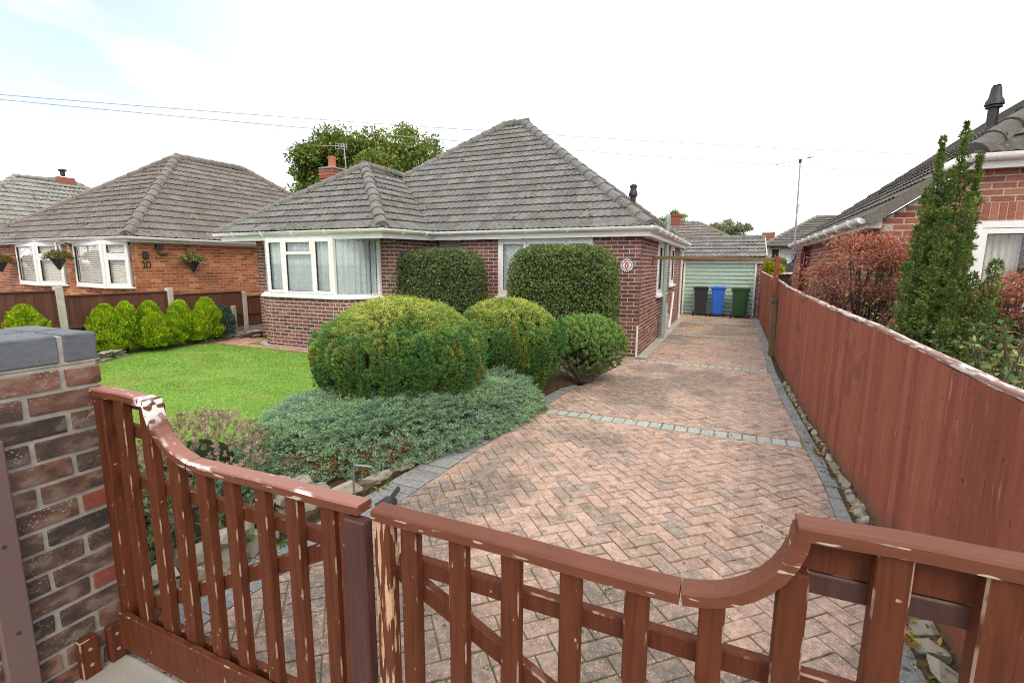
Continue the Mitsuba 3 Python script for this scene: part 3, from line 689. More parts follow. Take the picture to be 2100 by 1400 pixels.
# side windows
for y0, y1, z0, k in ((2.25, 3.65, 1.05, 2), (4.65, 5.55, 1.2, 1)):
    win = part(H8, 'side_window', frame_ring(MB(), (-.02, (y0 + y1) / 2, (z0 + 2.25) / 2), V(0, 1, 0), X_, y1 - y0 - .008, 2.25 - z0 - .006, .06, .07), 'pvc')
    part(win, 'sill', MB().box(-.06, .085, y0 - .05, y1 + .05, z0 - .055, z0, .006), 'pvc')
    d = (y1 - y0 - .12) / k
    for q in range(k): sash(win, (-.02, y0 + .06 + d * (q + .5), (z0 + 2.25) / 2), V(0, 1, 0), X_, d - .01, 2.25 - z0 - .13, .055, 'lace', ph=q)
    part(H8, 'room_lining', MB().box(-.16, -.14, y0 - .1, y1 + .1, z0 - .1, 2.24), 'room')
# eaves: fascia, soffit, gutters
WG = 2.36
eave = [(-8.70, 7.4, 2.41), (-8.70, -1.93, WG), (-4.32, -1.93, WG), (-4.42, -.17, 2.40), (.17, -.17, 2.41), (.17, 7.42, 2.41)]
m = MB().strip([(-.02, -.17), (.0, -.17), (.0, -.0), (-.02, -.0)], eave); part(H8, 'fascia', m, 'pvc')
m = MB(); SO = Polygon([(-8.69, 7.35), (-8.69, -1.92), (-4.33, -1.92), (-4.43, -.16), (.16, -.16), (.16, 7.40)])
m.prism(SO.difference(Polygon([(-8.4, 7.0), (-8.4, -1.0), (-4.8, -1.0), (-4.8, .5), (-.19, .5), (-.19, 7.0)])), 2.2515, 2.259); part(H8, 'soffit', m, 'pvc')
gp = [(.062 * math.cos(t) + .064, .062 * math.sin(t)) for t in np.linspace(math.pi, 2 * math.pi, 9)]
gp = gp + [(gp[-1][0], .012), (gp[-1][0] - .01, .012), (gp[-1][0] - .01, 0)] + [(.052 * math.cos(t) + .064, .052 * math.sin(t)) for t in np.linspace(2 * math.pi - .1, math.pi + .1, 8)] + [(.012, .012), (.002, .012)]
ge = [(p[0] + (.0 if p[0] < 0 else 0), p[1], p[2] - .012) for p in eave]
part(H8, 'gutter', MB().strip(gp, ge), 'pvc', 35)
def brackets(path, step, H, mat='pvc'):
    path = np.asarray(path, float)
    for a, b in zip(path[:-1], path[1:]):
        L = np.linalg.norm(b - a); u = (b - a) / L; n = unit(V(u[1], -u[0], 0))
        for s in np.arange(step * .6, L - .1, step):
            p = a + u * s; q = MB()
            for t0, t1 in zip(np.linspace(math.pi, 2 * math.pi, 7)[:-1], np.linspace(math.pi, 2 * math.pi, 7)[1:]):
                f = lambda t: p + n * (.064 + .068 * math.cos(t)) + Z_ * (.068 * math.sin(t))
                q.bar(f(t0), f(t1), .03, .006, 0, up=u)
            q.bar(p + n * .132, p + n * .132 + Z_ * .02, .03, .006, up=u)
            part(H, 'gutter_bracket', q, mat)
brackets(ge[1:], .86, H8)
for x, y, z in ((.235, -.235, 2.40), (-4.29, -1.99, 2.35)):
    part(H8, 'gutter_joint', MB().box(x - .06, x + .012, y - .012, y + .06, z - .075, z + .022, .012), 'pvc')
# roof
AR, AL, WA, WJ, VB = V(-3.87, 3.62, 5.50), V(-4.43, 3.62, 5.50), V(-6.55, .30, 4.00), V(-6.62, 1.75, 4.02), V(-4.40, -.20, 2.43)
ER, WR, WL = V(.20, -.20, 2.43), V(-4.28, -1.97, 2.385), V(-8.74, -1.97, 2.385)
EB, LB = V(.20, 7.45, 2.43), V(-8.74, 7.45, 2.43)
rf = part(H8, 'roof', deck(MB(), [ER, AR, AL, WJ, VB], [EB, AR, ER], [EB, LB, AL, AR], [LB, V(-8.74, -.2, 2.43), AL], [WR, WA, WL], [VB, WJ, WA, WR], [WL, WA, WJ, V(-8.74, -.2, 2.43)]), 'deck')
t1 = tiles([VB, ER, AR, AL, WJ], 0, g=.27, w=.27, lift=.028); t2 = tiles([WL, WR, WA], 0, g=.262, w=.27, lift=.028); t3 = tiles([WR, VB, WJ, WA], 0, g=.262, w=.27, lift=.028)
pieces(rf, 'tile', t1 + t2 + t3, 'tile', 420, 'tiling')
m = MB()
for q in tiles([ER, EB, AR], 0, g=.27, w=.27): m.join(q)
part(rf, 'side_tiling', m, 'tile', kind='stuff')
rt = ridge(ER + V(-.05, .05, .04), AR + V(0, 0, .06), 0) + ridge(AR + V(.1, 0, .06), AL + V(-.1, 0, .06), 0) + ridge(V(-8.70, -.16, 2.46) + (AL - V(-8.74, -.2, 2.43)) * .5, AL + V(0, 0, .06), 0) + \
     ridge(WR + V(-.05, .05, .05), WA + V(0, 0, .06), 0) + ridge(WL + V(.05, .05, .05), WA + V(0, 0, .06), 0, r=.10) + ridge(WA + V(0, -.06, .055), WJ + V(0, .1, .05), 0, r=.105) + ridge(EB, AR, 0)
pieces(rf, 'ridge_tile', rt, 'tile', 100, smooth=False)
part(rf, 'valley', MB().bar(VB + V(-.02, 0, .012), WJ + V(0, 0, .012), .13, .012, code=(3.1, 0)), 'tile')
# chimney behind the wing, flue, soil pipe and the pipes of the side wall
CX, CY = -8.04, .80
ch = part(H8, 'chimney', MB().box(CX - .193, CX + .193, CY - .193, CY + .193, 2.6, 4.02, 0, (2.5, 0)).box(CX - .24, CX + .24, CY - .24, CY + .24, 4.105, 4.15, .01, (3.5, 0)), 'mortar')
q = []
for r in range(20):
    w2 = .20 if r < 15 else .215 if r < 17 else .235; zb = 2.6 + r * .075
    for k in range(4):
        u = [V(1, 0, 0), V(0, 1, 0), V(-1, 0, 0), V(0, -1, 0)][k]; n = V(u[1], -u[0], 0)
        for a, b in (((-w2, 0), (.01, w2 - .105)) if r % 2 else ((-w2, -.1), (-.09, w2 - .105))):
            q.append(MB().obox(V(CX, CY, zb + .033) + n * (w2 - .05) + u * (a + b) / 2, [u, n, Z_], ((b - a) / 2, .05, .0325), 0, tone(2, .3)))
pieces(ch, 'brick', q, 'brick', 60, 'brickwork', ok=lambda c: c[2] > 3.6)
part(ch, 'chimney_pot', MB().lathe([(.11, 4.14), (.11, 4.2), (.095, 4.22), (.088, 4.36), (.10, 4.38), (.10, 4.43), (.085, 4.44), (.07, 4.42), (.07, 4.2)], (CX, CY, 0), 18), 'terracotta', 40)
fl = MB().tube([(-1.05, 4.6, 3.1), (-1.05, 4.6, 3.78)], .075, 14).lathe([(.085, 3.66), (.115, 3.68), (.12, 3.74), (.10, 3.80), (.085, 3.83), (.085, 3.90), (.10, 3.91), (.10, 3.95), (.04, 4.0), (0, 4.0)], (-1.05, 4.6, -.1)).lathe([(.14, 3.05), (.11, 3.2), (.08, 3.28)], (-1.05, 4.6, 0))
part(H8, 'flue', fl, 'dark_metal', 40)
sp = MB().tube([(.115, 2.78, .01), (.115, 2.78, 2.74)], .054, 18).lathe([(.0, 2.90), (.035, 2.89), (.056, 2.85), (.062, 2.81), (.062, 2.68), (.054, 2.67)], (.115, 2.78, 0), 18)
part(H8, 'soil_pipe', sp, 'pipe_green', 40, label='pale green soil pipe rising through the eaves at the side wall')
m = MB().tube([(.19, 7.25, 2.30), (.06, 7.22, 2.18), (.06, 7.22, .06)], .034, 12).tube([(.06, 7.22, 1.0), (.06, 7.22, 1.08)], .042, 12).tube([(.06, 7.22, .06), (.06, 7.22, .14)], .042, 12); part(H8, 'downpipe', m, 'pvc', 40)
m = MB().tube([(.02, 3.55, .78), (.06, 3.6, .80), (.08, 3.68, .70), (.08, 3.72, .05)], .026, 10); part(H8, 'waste_pipe', m, 'pvc_grey', 40)
m = MB().tube([(.02, 5.2, .98), (.07, 5.2, .98), (.08, 4.55, .05)], .03, 10).tube([(.06, 4.2, .45), (.06, 4.4, .05)], .026, 10); part(H8, 'waste_pipe', m, 'pvc', 40)
part(H8, 'corner_bead', MB().box(-.02, .012, -.012, .02, 0, .60, .002), 'pvc')
part(H8, 'air_brick', MB().box(-6.05, -5.83, BY - .006, BY + .02, .15, .222, .003, (5.6, 0)), 'brick')

# ------------------------------------------------------------------ things on and by number 8
def lettering(text, h, depth, c, u, bold=True):
    t = meshkit.text_mesh(text, h, depth, bold); v = np.array(t.vertices); b0, b1 = v.min(0), v.max(0)
    v = v - V((b0[0] + b1[0]) / 2, (b0[1] + b1[1]) / 2, 0); n = V(u[1], -u[0], 0)
    return MB().add(np.asarray(c, float) + v[:, :1] * unit(u) + v[:, 1:2] * Z_ + v[:, 2:] * n, np.array(t.faces))
def disc(c, r0, r1, th, n=36, scal=0, amp=0.):
    """a ring or disc facing -y"""
    g = np.arange(n) * 2 * np.pi / n; rr = r1 + amp * np.abs(np.cos(g * scal / 2))
    P = Polygon(np.stack([rr * np.cos(g), rr * np.sin(g)], 1))
    if r0 > 0: P = P.difference(shapely.Point(0, 0).buffer(r0, 24))
    return MB().prism(P, 0, th, (.5, 0), [X_, Z_, V(0, -1, 0)], c)
sg = thing('house_sign', 'round black and white house plaque with a red figure 8 on the brick wall', 'house sign')
sc = V(-.245, -.004, 1.72)
part(sg, 'plate', disc(sc, 0, .122, .008, 60, 20, .006), 'sign_black')
part(sg, 'border', disc(sc - V(0, .008, 0), .095, .103, .003, 72).join(disc(sc - V(0, .008, 0), 0, .074, .003, 48)), 'pvc')
dots = MB()
for k in range(20): dots.join(disc(sc - V(0, .0085, 0) + V(math.cos(k * math.pi / 10), 0, math.sin(k * math.pi / 10)) * .111, 0, .012, .0035, 10)).join(disc(sc - V(0, .0085, 0) + V(math.cos((k + .5) * math.pi / 10), 0, math.sin((k + .5) * math.pi / 10)) * .084, 0, .007, .0035, 8))
part(sg, 'bead', dots, 'pvc')
part(sg, 'numeral_edge', lettering('8', .108, .002, sc - V(0, .011, 0), X_, True), 'sign_black')
part(sg, 'numeral', lettering('8', .098, .003, sc - V(0, .0125, 0), X_, True), 'sign_red')
# drive beam and its post
bt = thing('timber_beam', 'weathered timber beam spanning the driveway from the brick wall to the fence post', 'beam')
part(bt, 'beam', MB().bar((.0, 1.45, 1.885), (2.46, 1.5, 1.845), .05, .072, .006), 'old_timber')
part(bt, 'bracket', MB().box(.0, .05, 1.40, 1.50, 1.73, 1.835, .004), 'old_timber')
pt = thing('timber_post', 'brown timber post holding the beam beside the red fence', 'post')
part(pt, 'upright', MB().bar((2.315, 1.42, 1.0), (2.335, 1.42, 1.90), .07, .09, .006, (.3, 0)), 'fence_stain')
part(pt, 'post', MB().bar((2.345, 1.32, -.02), (2.325, 1.32, 1.02), .10, .10, .008, (.1, 0)), 'old_timber')
part(pt, 'cap', MB().box(2.265, 2.385, 1.26, 1.38, 1.02, 1.10, .012, (.2, 0)), 'concrete')
# ------------------------------------------------------------------ garage
GY = 9.5
ga = thing('garage', 'brick garage with a pale green up and over door at the end of the driveway', 'garage')
gw = part(ga, 'wall', MB().box(-.33, -.055, GY + .007, GY + .2, 0, 1.9, 0, (.4, 0)).box(2.30, 2.495, GY + .007, GY + .2, 0, 1.9, 0, (.4, 0)).box(2.3, 2.49, GY + .2, 14.5, 0, 1.95, 0, (.4, 0)).box(-.32, -.12, GY + .2, 14.5, 0, 1.95, 0, (.4, 0)), 'mortar')
pieces(gw, 'brick', bricks((-.34, GY, 0), X_, .285, 25, 0, dark=.45) + bricks((2.30, GY, 0), X_, .20, 25, 0, dark=.55), 'brick', 80, 'brickwork')
part(ga, 'frame', MB().box(-.055, -.0, GY - .03, GY + .05, 0, 1.81, .005).box(2.245, 2.30, GY - .03, GY + .05, 0, 1.81, .005), 'pvc')
part(ga, 'lintel', MB().box(-.16, 2.47, GY - .06, GY + .03, 1.812, 1.895, .006), 'render_cream')
dp = []; ns = 13
for k in range(ns):
    z0 = .03 + k * 1.775 / ns; z1 = z0 + 1.775 / ns
    pr = [(0, z0), (.035, z0 + .004), (.035, z0 + .012), (.014, z0 + .024), (.010, z1 - .012), (.034, z1 - .002), (.0, z1 - .001)]
    dp.append(MB().prism(Polygon([(-a, b) for a, b in pr]), 0, 2.241, (.5, 0), [V(0, 1, 0), Z_, X_], (.002, GY + .02, 0)))
gd = part(ga, 'door', MB().box(.002, 2.243, GY + .021, GY + .05, .02, 1.808), 'pale_green')
pieces(gd, 'slat', dp, 'pale_green', 20)
ge0, ge1, gz0, gz1 = 9.22, 11.3, 2.03, 2.74
gr = part(ga, 'roof', deck(MB(), [(-.33, ge0, gz0), (2.56, ge0, gz0), (2.56, ge1, gz1), (-.33, ge1, gz1)], [(2.56, 13.4, gz0), (-.33, 13.4, gz0), (-.33, ge1, gz1), (2.56, ge1, gz1)]).box(-.3, 2.52, GY + .01, GY + .1, 1.88, 2.06), 'deck')
pieces(gr, 'tile', tiles([(-.33, ge0, gz0), (2.56, ge0, gz0), (2.56, ge1, gz1), (-.33, ge1, gz1)], 0, g=.42, w=.29), 'tile', 90)
pieces(gr, 'ridge_tile', ridge((-.36, ge1, gz1 + .05), (2.6, ge1, gz1 + .05), 0), 'tile')
part(gr, 'verge', MB().bar((2.565, ge0 - .03, gz0 + .01), (2.565, ge1, gz1 + .02), .035, .07, code=(.9, 0)), 'concrete')
# ------------------------------------------------------------------ wheelie bins
def bin_(x, y, w, d, h, mat, label, rz=0.):
    b = thing('wheelie_bin', label, 'wheelie bin', 'wheelie bins at the garage door')
    ca, sa = math.cos(rz), math.sin(rz); Rz = np.array([[ca, sa, 0], [-sa, ca, 0], [0, 0, 1]])
    def loc(m): q = MB(); q.add(m.V @ Rz + V(x, y, 0), m.F, m.UV); return q
    hb = h - .07; lo, hi = .74, 1.
    P = lambda f, z: [(-w / 2 * f, -d / 2 * f, z), (w / 2 * f, -d / 2 * f, z), (w / 2 * f, d / 2, z), (-w / 2 * f, d / 2, z)]
    rings = []
    for f, z in ((lo, .06), (lo + .02, .12), (.9, hb * .72), (.97, hb - .05), (1.02, hb - .045), (1.02, hb)):
        c = Polygon([(q[0], q[1]) for q in P(f, z)]).buffer(-.03).buffer(.03, 4); xy = np.array([c.exterior.interpolate(t, True).coords[0] for t in np.linspace(0, 1, 33)[:-1]])
        rings.append(np.column_stack([xy, np.full(32, z)]))
    v = np.vstack(rings); i, j = np.meshgrid(np.arange(5), np.arange(32), indexing='ij'); k = (j + 1) % 32
    q = np.stack([i * 32 + j, i * 32 + k, (i + 1) * 32 + k, (i + 1) * 32 + j], -1).reshape(-1, 4)
    body = MB().add(v, np.vstack([q[:, [0, 1, 2]], q[:, [0, 2, 3]], [[0, a + 1, a] for a in range(1, 31)]]))
    part(b, 'body', loc(body), mat, 40)
    lid = MB().prism(sbox(-w / 2 - .02, -d / 2 - .035, w / 2 + .02, d / 2 + .02).buffer(-.03).buffer(.03), hb + .002, hb + .03).prism(sbox(-w / 2 + .02, -d / 2, w / 2 - .02, d / 2 - .03).buffer(-.02).buffer(.02), hb + .03, hb + .058)
    part(b, 'lid', loc(lid), mat, 40)
    part(b, 'handle', loc(MB().tube([(-w / 2 + .03, d / 2 + .05, hb - .03), (w / 2 - .03, d / 2 + .05, hb - .03)], .014, 8).box(-w / 2 - .035, -w / 2 - .02, -d / 2, -d / 2 + .1, hb - .04, hb + .02, .004).box(w / 2 + .02, w / 2 + .035, -d / 2, -d / 2 + .1, hb - .04, hb + .02, .004)), mat)
    for s in (-1, 1):
        part(b, 'wheel', loc(MB().tube([(s * (w / 2 - .03), -d / 2 * .78, .095), (s * (w / 2 + .022), -d / 2 * .78, .095)], .095, 18)), 'black_plastic', 40)
    part(b, 'axle', loc(MB().tube([(-w / 2, -d / 2 * .78, .095), (w / 2, -d / 2 * .78, .095)], .014, 8)), 'black_plastic')
bin_(.60, 9.05, .44, .48, 1.02, 'bin_black', 'black wheelie bin, leftmost of the three at the garage door')
bin_(1.155, 9.02, .44, .48, 1.03, 'bin_blue', 'bright blue wheelie bin in the middle of the garage door', .03)
bin_(1.86, 8.85, .53, .6, 1.02, 'bin_green', 'dark green wheelie bin beside the right door jamb', -.04)

# ------------------------------------------------------------------ the red fence along the drive
FEN = [(2.46, 9.42, 1.52), (2.425, 4.2, 1.47), (2.41, 1.42, 1.425), (2.405, -.2, 1.362), (2.445, -2.4, 1.328), (2.487, -3.8, 1.297), (2.56, -5.5, 1.256), (2.577, -6.6, 1.24), (2.60, -8.35, 1.235)][::-1]
fa = np.array(FEN)
fe = thing('timber_fence', 'faded red stained close boarded fence along the driveway', 'fence')
fx = lambda y: np.interp(y, fa[:, 1], fa[:, 0]); fz = lambda y: np.interp(y, fa[:, 1], fa[:, 2]) + .010 * math.sin(y * 2.1) + .004 * math.sin(y * 7.3)
bd = []; y = -8.3; flip = 0
while y < 9.40:
    wd = R1(.088, .112); y2 = min(y + wd, 9.41); z1 = (fz(y) + fz(y2)) / 2 - .004
    a, b = V(fx(y), y, 0), V(fx(y2 + .012), y2 + .012, 0); u = unit(b - a); n = V(-u[1], u[0], 0)
    off = R1(-.002, .002); c = (a + b) / 2
    P = np.array([(-1, -1), (1, -1), (1, 1), (-1, 1)]) * .5; L = np.linalg.norm(b - a); t0, t1 = .007, .016; zb = .015 + R1(0, .015)
    sh = R1(-.004, .004)
    v = []
    for z, s in ((zb, 0), (z1, sh)):
        for (e, dd) in ((-.5, 0), (.5, 0), (.5, -1), (-.5, -1)):
            th = .005 + .017 * (e + .5); v.append(c + u * (e * L + s) + n * (off + (th if dd == 0 else -.002)) + Z_ * z)
    F = [[0, 1, 5], [0, 5, 4], [1, 2, 6], [1, 6, 5], [2, 3, 7], [2, 7, 6], [3, 0, 4], [3, 4, 7], [4, 5, 6], [4, 6, 7], [0, 3, 2], [0, 2, 1]]
    bd.append(MB().add(v, F, (R1(), 0))); y = y2
pieces(fe, 'board', bd, 'fence_stain', 240)
ys = [-8.35, -6.62, -5.05, -3.2, -1.5, .1, 1.36]; 
for a, b in zip(ys[:-1], ys[1:]):
    p, q = V(fx(a + .01), a + .01, fz(a) + .008), V(fx(b), b, fz(b) + .008 - .004); part(fe, 'capping', MB().bar(p + V(.012, 0, 0), q + V(.012, 0, 0), .052, .026, .006), 'fence_rail')
part(fe, 'capping', MB().bar(V(fx(1.5) + .012, 1.5, fz(1.5) + .008), V(fx(9.4) + .012, 9.4, fz(9.4) + .008), .05, .024, .004), 'fence_rail')
for z in (.3, 1.05): 
    for a, b in zip(ys[:-1], ys[1:]): part(fe, 'rail', MB().bar(V(fx(a) + .035, a, z), V(fx(b) + .035, b, z), .05, .08, .004, (.4, 0)), 'fence_stain')
for y in ys[1:-1] + [3.2, 5.0, 6.8, 8.6]: part(fe, 'post', MB().box(fx(y) + .02, fx(y) + .11, y - .05, y + .05, 0, fz(y) - .03, .006, (.3, 0)), 'fence_stain')
def rock(c, h, rz=0., k=16, seed=None):
    r = rng.normal(size=(k, 3)); r /= np.abs(r).max(1, keepdims=True) ** .9; r *= rng.uniform(.8, 1.05, (k, 1))
    ca, sa = math.cos(rz), math.sin(rz); v = r * np.asarray(h); v = v @ np.array([[ca, sa, 0], [-sa, ca, 0], [0, 0, 1]]) + np.asarray(c)
    hull = trimesh.convex.convex_hull(v); return MB().add(np.array(hull.vertices), np.array(hull.faces), (R1(), 0))
se = thing('stone_edging', 'row of rough stones between the grey kerb and the red fence', 'stone edging'); sq = []
y = -8.3
while y < -1.3:
    d = R1(.09, .17); a = lerp_path(ROUT, y) + .005; b = fx(y) - .02
    if b - a > .03: sq.append(rock(((a + b) / 2, y + d / 2, .012), ((b - a) / 2 * 1.02, d / 2 * .98, R1(.025, .05)), R1(-.2, .2)))
    y += d
pieces(se, 'stone', sq, 'stone')

# ------------------------------------------------------------------ gates and the brick pillar
GF = -8.2
def cap_path(h0, h1, x_in, cx, r, side):
    """top line of one leaf: the high part by the hanging side, a quarter curve down, the long low part"""
    a = np.linspace(0, math.pi / 2, 9)
    return [(cx - side * r * math.cos(t), h1 - r * math.sin(t)) for t in a]
def leaf(key, side, hang, meet, slats, stiles, brace, curve, knots):
    low, high = 1.008, 1.216
    cx, r = curve
    cur = [(cx + side * r * math.cos(t), high - r * math.sin(t)) for t in np.linspace(0.08, math.pi / 2, 10)]
    cur[-1] = (cx, low); th = .030
    def cap(pts, name='capping'):
        p = np.array(pts); t = np.gradient(p, axis=0); t /= np.linalg.norm(t, axis=1, keepdims=True); nr = np.stack([-t[:, 1], t[:, 0]], 1)
        nr *= np.sign(nr[:, 1:2] + 1e-9 * side); y0, y1 = GF - .010, GF + .052; c = .005
        pr = [(0, y0 + c), (0, y1 - c), (-c, y1), (-th, y1), (-th, y0), (-c, y0)]
        rows = [[(p[i, 0] + nr[i, 0] * a, b, p[i, 1] + nr[i, 1] * a) for a, b in pr] for i in range(len(p))]
        v = np.array(rows).reshape(-1, 3); k = 6; F = []
        for i in range(len(p) - 1):
            for j in range(k): q = [i * k + j, (i + 1) * k + j, (i + 1) * k + (j + 1) % k, i * k + (j + 1) % k]; F += [[q[0], q[1], q[2]], [q[0], q[2], q[3]]]
        o = (len(p) - 1) * k
        for j in range(1, k - 1): F += [[0, j, j + 1], [o, o + j + 1, o + j]]
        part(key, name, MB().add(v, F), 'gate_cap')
    xe = cx + side * r
    dense = lambda a, b, n=14: [(a[0] + (b[0] - a[0]) * t, a[1] + (b[1] - a[1]) * t + .0016 * math.sin(9 * t + 3 * side)) for t in np.linspace(0, 1, n)]
    cap(dense((hang, high + .004), (xe + side * .004, high)))
    cap([(x, z) for x, z in cur], 'curved_capping')
    cap(dense((cx - side * .003, low), (meet, low + .004), 26))
    topz = lambda x: (high if (x - xe) * side > -.02 else (low if (x - cx) * side < 0 else high - math.sqrt(max(r * r - (x - cx) ** 2, 0)))) - th - .001
    for a, b in slats:
        z1 = min(topz(a), topz(b)) if (min(a, b) - cx) * side < 0 and (max(a, b) - cx) * side < 0 else min(topz(a), topz(b)) + .012
        part(key, 'slat', MB().box(a, b, GF + R1(0, .002), GF + .036, .13, z1, .0035), 'gate_paint')
    for a, b in stiles: part(key, 'stile', MB().box(a, b, GF, GF + .046, .03, topz((a + b) / 2), .004), 'gate_peel' if side > 0 and a < .7 else 'gate_paint')
    x0, x1 = min(hang, meet) + .06, max(hang, meet) - .05; ry0, ry1 = GF + .0365, GF + .066
    part(key, 'rail', MB().box(x0, x1, ry0, ry1, .81, .864, .004), 'gate_paint')
    part(key, 'rail', MB().box(x0, x1, ry0, ry1, .167, .226, .004), 'gate_paint')
    hx = sorted((hang - side * .05, xe + side * .012))
    if side < 0: part(key, 'short_rail', MB().box(hx[0], hx[1], ry0, ry1, 1.026, 1.076, .004), 'gate_paint'); part(key, 'short_rail', MB().box(hx[0], hx[1], ry0, ry1, 1.145, 1.184, .004), 'gate_paint')
    else: part(key, 'short_rail', MB().box(hx[0], hx[1], ry0, ry1, 1.10, 1.183, .004), 'gate_paint'); part(key, 'short_rail', MB().box(hx[0], hx[1], ry0 - .002, ry1, 1.052, 1.099, .004), 'gate_dark', label='charred dark rail')
    part(key, 'brace', MB().bar((brace[0], GF + .0525, brace[1]), (brace[2], GF + .0525, brace[3]), .030, .056, .004), 'gate_paint')
    part(key, 'kick_board', MB().box(min(hang, meet) + .035, max(hang, meet) - (.05 if side < 0 else .02), GF - .026, GF - .0005, .075, .247, .004), 'gate_paint')
g1 = thing('driveway_gate', 'left leaf of the brown slatted driveway gate, hung on the brick pillar', 'gate')
leaf(g1, -1, -.765, .60, [(-.626, -.566), (-.462, -.403), (-.318, -.255), (-.158, -.103), (-.015, .039), (.142, .194), (.285, .34), (.437, .493)], [(-.765, -.70), (.512, .556)], (-.71, .225, .52, .845), (-.19, .20), 0)
part(g1, 'closing_strip', MB().box(.557, .638, GF - .030, GF + .012, .02, .976, .005), 'gate_dark', label='dark purple brown strip covering the meeting of the leaves')
sc_ = MB()
for z in (.93, .70, .45, .2): sc_.lathe([(0, .004), (.005, .004), (.007, 0)], (0, 0, 0), 10)
g2 = thing('driveway_gate', 'right leaf of the brown slatted driveway gate, beside the red fence', 'gate')
leaf(g2, 1, 2.115, .648, [(.743, .797), (.902, .956), (1.061, 1.114), (1.223, 1.275), (1.382, 1.437), (1.544, 1.597), (1.689, 1.744), (1.846, 1.904)], [(.648, .702), (2.004, 2.062)], (.68, .812, 2.03, .185), (1.505, .205), 0)
PX, PY0, PY1 = -.762, -8.62, -8.163
pl = thing('brick_pillar', 'speckled dark brick gate pillar capped with blue engineering bricks', 'gate pillar')
pw = part(pl, 'core', MB().box(-1.235, PX - .009, PY0 + .009, PY1 - .009, -.02, 1.322, 0, (3.5, 0)), 'mortar')
pc = (1.322 - .028) / 15; q = []
for r in range(15):
    z0, z1 = .03 + r * pc, .03 + (r + 1) * pc - .0165
    rows = [(.0, .112), (.130, .345), (.363, .457)] if r % 2 == 0 else [(.0, .232), (.250, .345), (.363, .457)]
    for i, (a, b) in enumerate(rows):
        t = tone(3, .5)
        if i == 0 and (14 - r) in (6, 10): t = (5.6, 0)
        if (r in (14,) and i < 2) or r < 2: t = (3 + R1(.75, .97), 0)
        if i == 0 and r == 14: t = (3.97, 0)
        k = np.random.default_rng(r * 7 + i); jt = k.normal(size=(24, 3)) * .0016
        q.append(MB().obox((PX - .05, PY1 - (a + b) / 2, (z0 + z1) / 2), np.eye(3), (.05, (b - a) / 2, (z1 - z0) / 2), .0035, t, jt))
    for a, b in ((.128, .345), (.363, .47)) if r % 2 else ((.118, .20), (.22, .47)):
        q.append(MB().obox((PX - (a + b) / 2, PY1 - .05, (z0 + z1) / 2), np.eye(3), ((b - a) / 2, .05, (z1 - z0) / 2), .005, tone(3, .5)))
    for a, b in ((.118, .30), (.32, .473)): q.append(MB().obox((PX - (a + b) / 2, PY0 + .05, (z0 + z1) / 2), np.eye(3), ((b - a) / 2, .05, (z1 - z0) / 2), .005, tone(3, .5)))
pieces(pl, 'brick', q, 'brick', 150, 'brickwork')
part(pl, 'cap_mortar', MB().box(-1.236, PX - .006, PY0 + .006, PY1 - .006, 1.3225, 1.436, .004, (3.5, 0)), 'mortar')
q = []
for a, b in ((0., .108), (.124, .332), (.348, .457)):
    for c, d in ((0., .215), (.231, .474)):
        k = np.random.default_rng(int(a * 100 + c * 10)); jt = k.normal(size=(24, 3)) * .001
        q.append(MB().obox((PX - (c + d) / 2, PY1 - (a + b) / 2, 1.388), np.eye(3), ((d - c) / 2, (b - a) / 2, .0545), .006, (4 + R1(.2, .9), 0), jt))
pieces(pl, 'coping_brick', q, 'brick')
mp = thing('gate_keep_post', 'purple brown metal post fixed to the near edge of the brick pillar', 'post')
part(mp, 'channel', MB().box(PX, PX + .034, -8.575, -8.487, .02, 1.1, .005), 'purple_metal')
for z in (.16, .38, .72): part(mp, 'screw', MB().tube([(PX + .033, -8.53, z), (PX + .037, -8.53, z)], .007, 10), 'dark_metal')
for y0, y1, z1, lb in ((-8.368, -8.303, .205, 'brown timber block at the foot of the pillar, nearer the metal post'), (-8.268, -8.212, .20, 'chipped brown timber block at the foot of the pillar, touching the gate')):
    b = thing('timber_block', lb, 'wood block'); part(b, 'block', MB().box(PX, PX + .036, y0, y1, .038, z1, .004), 'gate_paint')
    for z in (.09, .16): part(b, 'screw', MB().tube([(PX + .036, (y0 + y1) / 2, z), (PX + .0385, (y0 + y1) / 2, z)], .007, 10), 'galvanised')
gwl = thing('garden_wall', 'low brick garden wall running left from the gate pillar', 'wall')
wb = part(gwl, 'body', MB().box(-9.3, -1.24, -8.40, -8.195, 0, .72, 0, (3.5, 0)), 'mortar')
bm = MB()
for b in bricks((-9.3, -8.41, 0), X_, 8.06, 10, 3): bm.join(b)
part(gwl, 'brickwork', bm, 'brick', kind='stuff'); part(gwl, 'coping', MB().box(-9.3, -1.24, -8.43, -8.17, .755, .82, .01, (.5, 0)), 'concrete')
# stones of the bed's front edge, rod and gate stop
se = thing('stone_edging', 'creamy rubble stone edging of the bed just inside the left gate', 'stone edging'); sq = []
pth = [(-.86, -8.0), (-.90, -7.5), (-1.0, -7.15), (-1.03, -6.8), (-.93, -6.5), (-.865, -6.15), (-.84, -5.8), (-.80, -5.35)]
for (a, b), (c, d) in zip(pth[:-1], pth[1:]):
    L = math.hypot(c - a, d - b); n = max(1, round(L / (.2 if b < -6.9 else .36))); rz = math.atan2(d - b, c - a)
    for k in range(n):
        t = (k + .5) / n; x, y = a + (c - a) * t - .05, b + (d - b) * t
        hz = .085 if b < -6.9 else .05
        sq.append(rock((x, y, hz * .55), (L / n * .53, R1(.06, .085), hz), rz + R1(-.15, .15)))
        if b < -6.9: sq.append(rock((x - .05, y, hz * 1.9), (L / n * .5, R1(.06, .08), .045), rz + R1(-.2, .2)))
for k in range(7): sq.append(rock((-1.05 - .19 * k + R1(-.02, .02), -6.78 - .02 * k, .10), (.10, .07, .06), R1(-.2, .2)))
